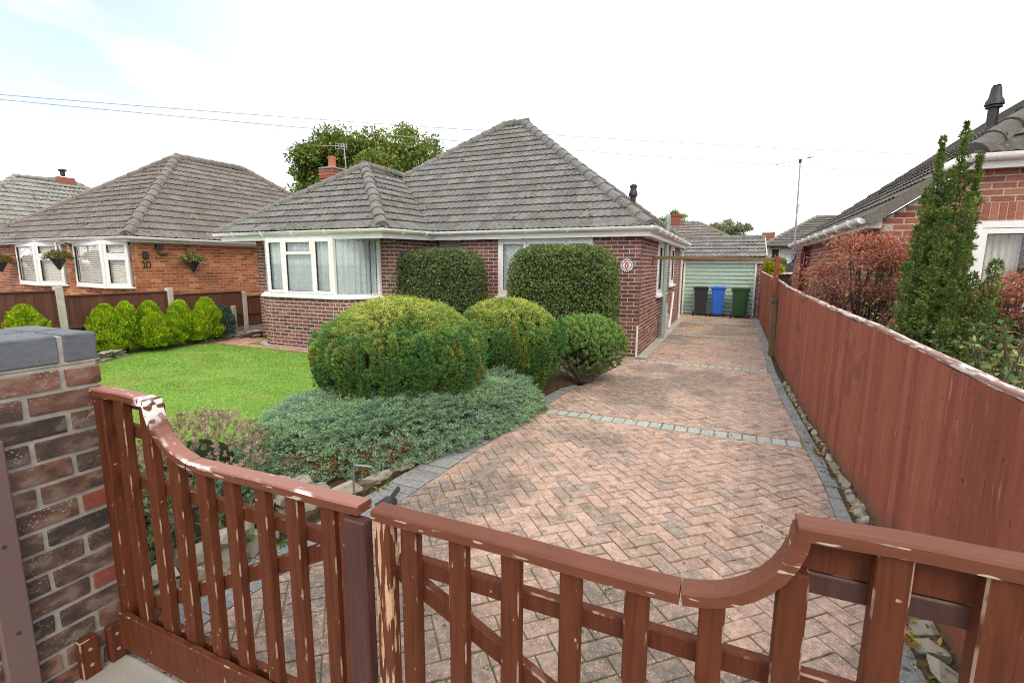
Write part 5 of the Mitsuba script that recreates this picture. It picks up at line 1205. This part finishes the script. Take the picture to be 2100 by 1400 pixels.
yew('smaller domed golden yew behind the large one, beside the driveway', (-1.10, -3.46), .73, .72, 1.27, .68, 8, 180, 15500)
def hedge(label, x0, x1, y0, y1, z0, z1, seed, n, pal, pw=4.2):
    H = plant('clipped_hedge', label, 'hedge'); r = np.random.default_rng(seed)
    c, h = V((x0 + x1) / 2, (y0 + y1) / 2, (z0 + z1) / 2), V((x1 - x0) / 2, (y1 - y0) / 2, (z1 - z0) / 2)
    core(H, 'twigs', c, h * .86, p=pw, sub=4, mat='gap_shade_green'); lf = Leaves()  # solid body, not twigs: painted shade behind the hedge leaves
    q = r.normal(size=(n, 3)); s = (np.abs(q) ** pw).sum(1) ** (-1 / pw); d = q * s[:, None]
    g = np.sign(d) * np.abs(d) ** (pw - 1) / h; g /= np.linalg.norm(g, axis=1, keepdims=True)
    wob = 1 + .035 * (meshkit.fbm(d * 2.5 + seed, 3, 2) - .5) * 2
    p = c + d * h * (wob * r.uniform(.90, 1.015, n))[:, None]; p[:, 2] = np.maximum(p[:, 2], .03)
    cl = meshkit.fbm(p * 5 + seed, 3, 4); t = np.clip(r.random(n) * .8 + (cl - .5) * .9, 0, 1); C = mixc(pal[0], pal[1], t)
    red = r.random(n) < pal[3]; C[red] = pal[2]; lt = r.random(n) < .12; C[lt] = C[lt] * .4 + V(.27, .32, .17) * .6
    lf.add(p, g * .5 + rdir(n, r) * .9 + V(0, 0, .2), g * .9 + rdir(n, r) * .8, r.uniform(.036, .062, n), r.uniform(.020, .034, n), jitter(C, .26)); lf.part(H, 'foliage')
hedge('clipped rounded evergreen hedge in front of the entrance, left of the two', -4.95, -2.92, -1.20, -.22, .1, 2.01, 21, 30000, ((.085, .130, .055), (.23, .30, .12), (.28, .20, .12), .05))
hedge('clipped rounded evergreen hedge in front of the wide front window, right of the two', -2.22, -.27, -1.28, -.20, .1, 2.05, 22, 30000, ((.085, .145, .052), (.25, .335, .11), (.30, .21, .10), .04))
def hebe():
    H = plant('leafy_shrub', 'low rounded light green shrub with bare twigs below, at the corner of the house', 'shrub'); r = np.random.default_rng(31); lf = Leaves()
    c = V(-.36, -2.32, .53); R_ = V(.58, .54, .42); tw = MB()
    for i in range(260):
        d = rdir(1, r)[0]; d[2] = abs(d[2]) * .9 - .45; e = c + d * R_ * r.uniform(.75, .96); b = V(c[0] + r.normal() * .05, c[1] + r.normal() * .05, .02); m_ = b * .5 + e * .5 + V(0, 0, .06) + r.normal(size=3) * .06; m_[2] = max(m_[2], .1)
        tw.tube([b, b * .6 + m_ * .4, m_, e], [.010, .008, .006, .003], 5)
    part(H, 'twig', tw, 'grey_twig', kind='stuff'); core(H, 'dead_wood', c - V(0, 0, .03), R_ * .66, mat='gap_shade_green')  # core is painted shade inside the shrub; the twigs are the tubes
    k = 2400; d = rdir(k, r); d = d[d[:, 2] > -.95]; d = d[(d[:, 2] > -.02 + .15 * r.normal(size=len(d))) | (r.random(len(d)) < .24)]
    for q in d:
        p0 = c + q * R_ * r.uniform(.86, 1.03); n = 24; ax = unit(q * .8 + V(0, 0, .8)); a = r.uniform(0, 6.28, n); x = unit(np.cross(ax, (.2, .9, .1))); y = np.cross(ax, x); out = np.cos(a)[:, None] * x + np.sin(a)[:, None] * y
        t = r.random(n); tt = np.clip(.5 + .5 * q[2] + r.normal() * .25, 0, 1); C = mixc((.12, .205, .06), (.28, .44, .13), np.full(n, tt))
        lf.add(p0 + ax * (t * .06)[:, None], out + ax * (.3 + t)[:, None], ax + .3 * out, r.uniform(.028, .045, n), .010, jitter(C, .15))
    lf.part(H, 'foliage')
hebe()
def juniper():
    H = plant('juniper', 'spreading blue green juniper carpeting the bed round the large yew', 'ground cover juniper'); r = np.random.default_rng(41)
    P = Polygon([(-2.16, -6.66), (-1.75, -6.80), (-1.30, -6.66), (-.94, -6.18), (-.66, -5.55), (-.48, -4.9), (-.38, -4.3), (-.40, -3.9), (-.75, -3.5), (-1.4, -3.9), (-2.1, -4.5), (-2.5, -5.1), (-2.55, -5.75), (-2.45, -6.3)]).buffer(.0)
    n = 11500; xy = np.column_stack([r.uniform(-2.6, -.4, n * 3), r.uniform(-6.85, -3.5, n * 3)]); xy = xy[shapely.contains_xy(P, xy[:, 0], xy[:, 1])][:n]
    pts = shapely.points(xy); dist = shapely.distance(P.exterior, pts)
    hgt = .45 * (1 - np.exp(-dist / .17)) * (.62 + .75 * meshkit.fbm(np.column_stack([xy * 1.7, 0 * dist]), 3, 3)) + .06
    cen = V(-1.55, -5.2); lf = Leaves(); tw = MB()
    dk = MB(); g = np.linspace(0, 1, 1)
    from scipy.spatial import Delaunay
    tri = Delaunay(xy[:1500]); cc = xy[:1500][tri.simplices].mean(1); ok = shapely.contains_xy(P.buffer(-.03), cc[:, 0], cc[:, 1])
    dk.add(np.column_stack([xy[:1500], np.maximum(hgt[:1500] - .13, .02)]), tri.simplices[ok]); part(H, 'dead_wood', dk, 'gap_shade_blue', True)  # dark sheet under the sprays, shade put into its colour
    for i in range(len(xy)):
        x, y = xy[i]; z = hgt[i] * (r.uniform(.68, 1.02) if dist[i] > .2 else r.uniform(.22, 1.02))
        o = unit(np.append((V(x, y) - cen) + r.normal(size=2) * .6, 0)); ax = unit(o * 1. + V(0, 0, r.uniform(.0, .75) if dist[i] > .15 else r.uniform(-.35, .4)))
        L = r.uniform(.06, .13) * (1. if r.random() < .9 else 1.5); k = 34; t = r.random(k); sd = unit(np.cross(ax, (0, 0, 1))); up = np.cross(sd, ax); s = r.choice([-1., 1.], k)
        p = V(x, y, z) + ax * ((t - .35) * L)[:, None] + sd * (s * r.uniform(0, .022, k) * (1.2 - t))[:, None] + up * r.normal(0, .008, k)[:, None]; p[:, 2] = np.maximum(p[:, 2], .02)
        cl = meshkit.noise(V(x, y, z)[None] * 4 + 3)[0]; f = np.clip(cl * 1.2 - .1 + r.normal() * .18, 0, 1)
        C = mixc((.19, .335, .245), (.37, .53, .29), np.full(k, f)); C = C * (1 - .3 * t[:, None]) + V(.46, .63, .45) * .3 * t[:, None]
        br = (z < .24 and dist[i] < .16 and r.random() < .28 and -1.6 < x < -.9 and y < -5.7) or r.random() < .004
        if br: C = mixc((.20, .10, .05), (.34, .18, .09), r.random(k))
        lf.add(p, ax * .8 + sd * s[:, None] * .75 + r.normal(size=(k, 3)) * .3, up + r.normal(size=(k, 3)) * .5, r.uniform(.016, .030, k), r.uniform(.006, .010, k), jitter(C, .2))
    lf.part(H, 'foliage')
    for i in range(26):
        g = r.uniform(-2.3, -.2); b = V(cen[0], cen[1], .05); e = V(cen[0] + 1.25 * math.cos(g) * r.uniform(.5, 1), cen[1] + 1.5 * math.sin(g) * r.uniform(.5, 1), r.uniform(.08, .22)); m_ = (b + e) / 2 + V(0, 0, .05)
        tw.tube([b, m_, e], [.018, .012, .005], 5)
    part(H, 'branch', tw, 'bark', kind='stuff')
juniper()
def tufts(H, lf, r, c, R_, k, cols, L=(.03, .05), W=.012, n=18, ax_up=.8, zmin=-.1):
    d = rdir(k, r); d = d[d[:, 2] > zmin]
    for q in d:
        p0 = np.asarray(c) + q * np.asarray(R_) * r.uniform(.8, 1.04); p0[2] = max(p0[2], .02); ax = unit(q * .7 + V(0, 0, ax_up)); a = r.uniform(0, 6.28, n); x = unit(np.cross(ax, (.2, .9, .1))); y = np.cross(ax, x); out = np.cos(a)[:, None] * x + np.sin(a)[:, None] * y
        t = r.random(n); C = np.array(cols)[r.integers(0, len(cols))][None] * np.ones((n, 1))
        lf.add(p0 + ax * (t * .05)[:, None], out * .8 + ax * (.3 + t)[:, None], ax + .3 * out, r.uniform(*L, n), W, jitter(C, .18))
H = plant('variegated_shrub', 'small pinkish cream variegated shrub behind the left gate', 'shrub'); r = np.random.default_rng(51); lf = Leaves()
core(H, 'twigs', (-2.12, -6.98, .20), (.28, .24, .16), mat='gap_shade_green')  # core painted dark as shade under the tufts
tufts(H, lf, r, (-2.10, -6.92, .20), (.48, .40, .34), 900, [(.52, .42, .33), (.46, .40, .24), (.54, .40, .36), (.26, .29, .13), (.44, .35, .27)], L=(.02, .038), W=.009); lf.part(H, 'foliage')
H = plant('variegated_shrub', 'faded cream shrub partly hidden by the top of the left gate', 'shrub'); lf = Leaves()
core(H, 'twigs', (-2.02, -7.42, .10), (.22, .2, .09), mat='gap_shade_green'); tufts(H, lf, r, (-2.02, -7.42, .14), (.44, .36, .26), 600, [(.46, .40, .28), (.50, .38, .32), (.24, .28, .12), (.38, .33, .2)], L=(.02, .036), W=.009); lf.part(H, 'foliage')  # low core, also dark to paint shade between tufts
H = plant('ground_cover', 'grey green spiky ground cover seen through the slats of the left gate', 'plant'); lf = Leaves()
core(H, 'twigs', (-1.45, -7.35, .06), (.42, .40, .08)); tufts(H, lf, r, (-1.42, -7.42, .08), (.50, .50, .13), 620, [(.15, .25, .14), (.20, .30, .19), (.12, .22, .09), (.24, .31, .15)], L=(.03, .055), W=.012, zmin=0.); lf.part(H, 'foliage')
def conifer(label, x, y, zt, w, cols, seed, n=5200, group='lime green conifers along the panel fence', name='lime_conifer', z0=.08, fine=(.045, .085)):
    H = plant(name, label, 'conifer', group); r = np.random.default_rng(seed); lf = Leaves(); h = zt - z0
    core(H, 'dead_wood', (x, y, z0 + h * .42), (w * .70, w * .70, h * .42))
    k = n; t = r.random(k) ** .8; a = r.uniform(0, 6.28, k); prof = np.interp(t, [0, .15, .4, .7, .9, 1], [.72, .97, 1., .78, .42, .08]) * w
    prof *= 1 + .65 * (meshkit.fbm(np.column_stack([np.cos(a) * 2.6, np.sin(a) * 2.6, t * 5.]) + seed, 3, 2) - .5) * 2; rad = prof * r.uniform(.72, 1.02, k)
    out = np.column_stack([np.cos(a), np.sin(a), 0 * a]); p = V(x, y, z0) + out * rad[:, None] + V(0, 0, 1) * (t * h)[:, None]
    C = mixc(cols[0], cols[1], np.clip(.35 + .35 * t + (meshkit.noise(p * 9 + seed) - .5) * 1.0 + r.normal(0, .12, k), 0, 1))
    lf.add(p, out * .55 + V(0, 0, .95) + r.normal(size=(k, 3)) * .28, out + r.normal(size=(k, 3)) * .5, r.uniform(*fine, k), r.uniform(.018, .032, k), jitter(C, .17)); lf.part(H, 'foliage')
LM = ((.15, .28, .016), (.46, .62, .035))
for i, (x, y, zt, w, lab) in enumerate([(-8.92, -5.30, .99, .30, 'lone lime conifer at the far left above the pillar cap'), (-8.93, -4.16, .92, .31, 'broad lime conifer at the left end of the row'), (-8.95, -3.82, .95, .22, 'lime conifer second from the left in the row'),
        (-8.66, -3.50, .72, .22, 'low lime conifer in front, third from the left in the row'), (-8.98, -3.38, .93, .25, 'lime conifer just left of the middle fence post'), (-8.78, -3.08, .70, .20, 'low pale lime conifer in front of the middle fence post'),
        (-9.0, -2.78, .91, .25, 'lime conifer just right of the middle fence post'), (-8.82, -2.55, .60, .19, 'lowest lime conifer, in front near the right end of the row'), (-8.92, -2.28, .94, .28, 'tall lime conifer at the right end of the row')]):
    conifer(lab, x, y, zt, w, LM, 60 + i, 5600 if w > .24 else 3600)
conifer('dwarf blue green conifer between the lime row and the concrete stub', -8.93, -1.90, .76, .235, ((.045, .11, .085), (.13, .23, .19)), 75, 4200, None, 'dwarf_conifer', .1, (.035, .06))
def spire_yew():
    H = plant('columnar_yew', 'tall dark columnar yew with ragged spires behind the red fence', 'columnar conifer'); r = np.random.default_rng(81); lf = Leaves(); tw = MB()
    sp = [(3.57, -2.78, 3.13), (3.38, -2.84, 2.99), (3.68, -2.86, 2.80), (3.46, -2.92, 2.66), (3.29, -2.95, 2.50), (3.60, -3.0, 2.42), (3.22, -3.05, 2.12), (3.40, -3.08, 2.28), (3.54, -3.12, 2.02), (3.14, -3.15, 1.75), (3.32, -3.22, 1.72), (3.62, -3.28, 1.66), (3.78, -3.26, 1.78), (3.46, -3.32, 1.58), (3.24, -3.32, 1.38), (3.72, -3.40, 1.40), (3.88, -3.34, 1.26), (3.56, -3.46, 1.25), (3.10, -3.30, 1.30), (3.84, -3.5, 1.02), (3.40, -3.48, 1.22)]
    for i, (x, y, zt) in enumerate(sp):
        lean = V(r.normal() * .05, r.normal() * .05); b = V(3.45 + (x - 3.45) * .75, -3.1 + (y + 3.1) * .75, 0); R_ = r.uniform(.070, .105)
        k = int(3600 * zt / 2.2); t = r.random(k); P = b + (V(x, y, zt) - b) * t[:, None]
        z = t * zt; tiers = .70 + .60 * np.sin(z * 42 + i * 2 + 1.5 * np.sin(z * 13)) * .5 + .25 * (meshkit.noise(np.column_stack([z * 9, 0 * z + i, 0 * z])) - .5); rad = R_ * np.interp(t, [0, .1, .6, .88, .96, 1], [.8, 1.0, 1.0, .85, .5, .2]) * tiers
        if zt > 2.7: rad = np.where(z > zt - .42, rad * np.where(np.sin(z * 34 + i) > .0, .75, .16), rad)
        a = r.uniform(0, 6.28, k); out = np.column_stack([np.cos(a), np.sin(a), 0 * a]); p = P + out * (rad * r.uniform(.55, 1.05, k))[:, None]
        C = mixc((.060, .120, .036), (.24, .33, .085), np.clip(r.random(k) * .75 + (meshkit.noise(p * 7) - .4) * .8, 0, 1)); bn = r.random(k) < .03; C[bn] = (.17, .10, .03)
        lf.add(p, out * .75 + V(0, 0, .55) + r.normal(size=(k, 3)) * .4, r.normal(size=(k, 3)), r.uniform(.028, .046, k), r.uniform(.011, .017, k), jitter(C, .2))
        tw.tube([b, b * .5 + V(x, y, zt) * .5, V(x, y, zt - .05)], [.018, .012, .004], 5)
    part(H, 'stem', tw, 'bark', kind='stuff'); lf.part(H, 'foliage')
spire_yew()
def maple(label, c, R_, base, seed, n, tr=.03):
    H = plant('red_maple', label, 'ornamental tree'); r = np.random.default_rng(seed); lf = Leaves(); tw = MB(); c, R_, base = (np.asarray(q, float) for q in (c, R_, base))
    fork = base + (c - base) * .45; fork[2] = base[2] + (c[2] - base[2]) * .42
    part(H, 'trunk', MB().tube([base, base * .5 + fork * .5 + V(.03, 0, 0), fork], [tr * 1.3, tr * 1.1, tr], 9), 'bark', True)
    pads = []
    for i in range(46):
        d = rdir(1, r)[0]; d[2] = d[2] * .85 + .1; e = c + d * R_ * r.uniform(.55, .98); m_ = fork * .45 + e * .55 + V(0, 0, -.05) + r.normal(size=3) * .05
        tw.tube([fork + r.normal(size=3) * .012, m_, e], [tr * .55, tr * .32, .004], 5); pads.append(e)
    part(H, 'branch', tw, 'bark', kind='stuff')
    per = n // len(pads)
    for e in pads:
        k = per; q = r.normal(size=(k, 3)) * V(.13, .13, .030) * (R_[0] / .55); p = e + q; p[:, 2] -= .25 * (q[:, 0] ** 2 + q[:, 1] ** 2)
        g = np.clip((p[:, 2] - c[2]) / R_[2] * .5 + .5 + r.normal(0, .22, k), 0, 1); C = mixc((.19, .098, .085), (.58, .22, .14), g)
        gr = r.random(k) < .10; C[gr] = (.22, .19, .06); pk = r.random(k) < .18; C[pk] = C[pk] * .5 + V(.50, .30, .28) * .5
        o = q / (np.linalg.norm(q, axis=1, keepdims=True) + 1e-6)
        lf.add(p, o * .8 + V(0, 0, -.25) + r.normal(size=(k, 3)) * .5, V(0, 0, 1) + r.normal(size=(k, 3)) * .5, r.uniform(.03, .06, k), r.uniform(.013, .022, k), jitter(C, .2))
    lf.part(H, 'foliage')
maple('spreading red leaved maple behind the red fence, left of the columnar yew', (3.02, -2.0, 1.60), (.58, .58, .66), (3.02, -2.1, .0), 91, 11500, .032)
maple('smaller red leaved maple in front of the white window, right of the columnar yew', (4.05, -2.75, 1.36), (.50, .45, .36), (4.05, -2.8, .0), 92, 6500, .02)
def twiggy(label, c, R_, seed, n, L, cols, nst, top):
    H = plant('leafy_shrub', label, 'shrub'); r = np.random.default_rng(seed); lf = Leaves(); tw = MB(); c, R_ = np.asarray(c, float), np.asarray(R_, float)
    for i in range(nst):
        b = V(c[0] + r.normal() * R_[0] * .3, c[1] + r.normal() * R_[1] * .3, 0); e = V(c[0] + r.normal() * R_[0] * .6, c[1] + r.normal() * R_[1] * .6, top * r.uniform(.72, 1.0)); m_ = (b + e) / 2 + r.normal(size=3) * .05
        tw.tube([b, m_, e], [.008, .006, .002], 5); k = n // nst; t = r.uniform(.25, 1, k); p = np.where(t[:, None] < .5, b + (m_ - b) * (t * 2)[:, None], m_ + (e - m_) * (t * 2 - 1)[:, None])
        d = rdir(k, r); d[:, 2] *= .6; C = np.array(cols)[r.integers(0, len(cols), k)]
        lf.add(p + d * .01, d + V(0, 0, .15), V(0, 0, 1) + r.normal(size=(k, 3)) * .55, r.uniform(*L, k), r.uniform(.4, .5, k) * L[1], jitter(C, .2))
    part(H, 'stem', tw, 'bark', kind='stuff'); lf.part(H, 'foliage')
twiggy('glossy leaved shrub behind the red fence at the right edge', (3.45, -4.55, .6), (.42, .42, .5), 95, 900, (.05, .085), [(.08, .15, .06), (.13, .23, .10), (.19, .27, .11), (.30, .30, .12)], 30, 1.36)
twiggy('sparse shrub with yellowing leaves between the maple and the red fence', (2.95, -3.2, .6), (.22, .6, .5), 96, 260, (.03, .06), [(.14, .18, .05), (.25, .26, .06), (.12, .17, .08)], 18, 1.55)
twiggy('sparse leafy stems rising in front of the white window sill', (4.0, -3.6, .6), (.30, .35, .5), 97, 420, (.03, .06), [(.10, .14, .06), (.22, .22, .07), (.14, .18, .09)], 22, 1.36)
H = plant('lime_bush', 'bright lime yellow bush peeping over the red fence by the garage', 'bush'); r = np.random.default_rng(98); lf = Leaves(); tw = MB()
for (x, y, z, q) in ((2.70, 10.1, 1.72, .19), (2.86, 10.2, 1.60, .16), (3.02, 10.3, 1.62, .14), (2.75, 10.2, 1.45, .2)):
    k = 900; lf.add(V(x, y, z) + r.normal(size=(k, 3)) * q * .48, rdir(k, r), rdir(k, r), r.uniform(.06, .11, k), .045, jitter(mixc((.25, .36, .012), (.55, .50, .03), r.random(k)), .14)); tw.tube([(2.85, 10.2, 0), (x, y, z)], [.02, .008], 6)
part(H, 'stem', tw, 'bark', kind='stuff'); lf.part(H, 'foliage')
def tree(label, c, R_, base, seed, n, pal, leafsz, nb=30, tr=.25, puff=.26):
    H = plant('tree', label, 'tree'); r = np.random.default_rng(seed); lf = Leaves(); c, R_, base = (np.asarray(q, float) for q in (c, R_, base)); tw = MB()
    fork = base * .45 + c * .55; fork[2] = base[2] + (c[2] - base[2]) * .55
    part(H, 'trunk', MB().tube([base, base * .5 + fork * .5, fork, c + V(0, 0, R_[2] * .3)], [tr * 1.3, tr, tr * .8, tr * .25], 10), 'bark', True)
    ends = []
    for i in range(nb):
        d = rdir(1, r)[0]; d[2] = d[2] * .95 + .12; e = c + d * R_ * r.uniform(.62, 1.); m_ = fork * .4 + e * .6 + r.normal(size=3) * R_ * .06
        tw.tube([fork, m_, e], [tr * .45, tr * .22, tr * .05], 6); ends.append(e)
        for j in range(2): ends.append(m_ + (e - m_) * r.uniform(.2, .9) + rdir(1, r)[0] * R_ * .18)
    part(H, 'limb', tw, 'bark', kind='stuff')
    per = n // len(ends)
    for e in ends:
        s = R_.mean() * puff * r.uniform(.5, 1.15); q = rdir(per, r) * (r.random((per, 1)) ** .45) * s * V(1, 1, .72); tint = r.normal() * .18
        C = mixc(pal[0], pal[1], np.clip(.45 + tint + q[:, 2] / s * .3 + r.normal(0, .2, per), 0, 1)); au = r.random(per) < pal[3]; C[au] = pal[2]
        lf.add(e + q, rdir(per, r) + V(0, 0, -.2), V(0, 0, 1) + r.normal(size=(per, 3)) * .7, r.uniform(.7, 1.3, per) * leafsz, r.uniform(.4, .6, per) * leafsz, jitter(C, .2))
    lf.part(H, 'crown')
tree('broad oak with yellowing leaves rising behind the number 8 roof and chimney', (-17.9, 14.2, 6.0), (5.4, 4.2, 3.7), (-17.5, 14.5, 0), 101, 90000, ((.070, .150, .038), (.24, .32, .080), (.40, .30, .07), .10), .23, 52, .28, .27)
tree('round topped open tree in the distance above the garage roof', (.85, 35.5, 3.9), (1.75, 1.7, 1.75), (.9, 35.5, 0), 102, 26000, ((.16, .21, .12), (.32, .35, .20), (.36, .26, .14), .08), .17, 36, .16, .30)
tree('small green tree behind the chimney of the brown roofed house', (-3.3, 33.5, 5.0), (1.5, 1.3, 1.15), (-3.3, 33.5, 0), 103, 6000, ((.15, .22, .06), (.34, .44, .11), (.40, .40, .12), .1), .16, 20, .12, .3)
tree('low distant tree beside the cream house chimney', (3.1, 38, 3.1), (2.3, 1.6, 1.0), (3.1, 38, 0), 104, 5000, ((.16, .2, .12), (.32, .34, .2), (.36, .26, .14), .08), .17, 16, .12, .3)
ae = thing('tv_aerial', 'small aerial on a steel pole behind the brick chimney with the red pot', 'tv aerial')
part(ae, 'mast', MB().tube([(-7.70, .96, 3.6), (-7.76, .95, 4.78)], .012, 8), 'galvanised'); pn = MB()
for z in (4.64, 4.70, 4.76): pn.tube([(-7.99, .90, z + .01), (-7.70, .99, z - .02)], .006, 5)
for x in np.linspace(0, 1, 5): pn.tube([(-7.99 + .29 * x, .90 + .09 * x, 4.63), (-7.99 + .29 * x, .90 + .09 * x, 4.79)], .006, 5)
pn.tube([(-7.75, .95, 4.70), (-8.15, .5, 4.66)], .008, 5)
part(ae, 'element', pn, 'galvanised')
ae = thing('tv_aerial', 'tiny aerial behind the ridge of the brown roof on the left', 'tv aerial')
part(ae, 'mast', MB().tube([(-16.9, 2.2, 4.0), (-16.9, 2.2, 4.93)], .02, 6), 'wire'); part(ae, 'element', MB().tube([(-17.1, 2.1, 4.86), (-16.6, 2.4, 4.92)], .012, 5).tube([(-17.0, 2.0, 4.9), (-16.85, 2.5, 4.9)], .012, 5).tube([(-16.7, 2.2, 4.82), (-16.65, 2.3, 5.0)], .012, 5), 'wire')
wire('upper overhead wire crossing the whole sky', (-23.362, -5.125, 6.727), (16.762, 21.058, 6.165), .37)
wire('lower overhead wire passing in front of the oak', (-23.36, -5.128, 6.706), (16.832, 20.916, 5.161), .34)
# ------------------------------------------------------------------ fallen leaves and weeds
lf = Leaves(); r = np.random.default_rng(111)
k = 330; y = np.concatenate([r.uniform(-8.2, -1.4, 200), r.normal(-4.1, .10, 45), r.normal(-6.5, .3, 85)]); x = np.array([lerp_path(ROUT, q) for q in y]) + r.normal(.02, .05, k)
lf.add(np.column_stack([x, y, r.uniform(.008, .05, k)]), rdir(k, r) * V(1, 1, .2), V(0, 0, 1) + rdir(k, r) * .4, r.uniform(.025, .06, k), r.uniform(.015, .03, k), jitter(np.array([(.26, .12, .04), (.36, .26, .05), (.16, .07, .03), (.30, .25, .06)])[r.integers(0, 4, k)], .2))
k = 240; x = np.concatenate([r.uniform(-1.1, -.6, 120), r.normal(-.72, .15, 120)]); y = np.concatenate([r.uniform(-6.9, -4.2, 120), r.normal(-2.9, .3, 120)])
lf.add(np.column_stack([x, y, np.full(k, .025)]), rdir(k, r) * V(1, 1, .2), V(0, 0, 1) + rdir(k, r) * .4, r.uniform(.02, .045, k), .016, jitter(np.array([(.26, .12, .04), (.36, .28, .06), (.14, .08, .03)])[r.integers(0, 3, k)], .2))
k = 60; lf.add(np.column_stack([r.uniform(-.4, 2.2, k), r.uniform(-7.6, 4, k), np.full(k, .006)]), rdir(k, r) * V(1, 1, .1), V(0, 0, 1) + rdir(k, r) * .3, r.uniform(.018, .05, k), .014, jitter(np.array([(.42, .38, .05), (.10, .06, .04), (.26, .14, .05)])[r.integers(0, 3, k)], .2))
kk = struct('fallen_leaves', None, None, 'brown and yellow fallen leaves along the fence edging and the bed', 'leaves', kind='stuff'); lf.put(kk)
lf = Leaves(); r = np.random.default_rng(112)
for i in range(150):
    if i < 60: x, y = r.uniform(-.3, 2.1), r.uniform(-7.6, -3.6); s = .018
    elif i < 105: y = r.uniform(-8, -2); x = lerp_path(ROUT, y) + r.normal(0, .03); s = .03
    else: y = r.uniform(-7.8, -4.2); x = lerp_path(KOUT, y) + r.normal(0, .03); s = .035
    k = 12; lf.add(np.tile((x, y, -.004), (k, 1)) + r.normal(size=(k, 3)) * V(.012, .012, 0), rdir(k, r) * .6 + V(0, 0, .7), rdir(k, r), r.uniform(.5, 1.2, k) * s, .007, jitter(np.tile((.10, .20, .03), (k, 1)), .2))
kk = struct('weeds', None, None, 'tiny green weeds and moss tufts in the paving joints', 'weeds', kind='stuff'); lf.put(kk)
scene = {k: v for k, v in scene.items()}
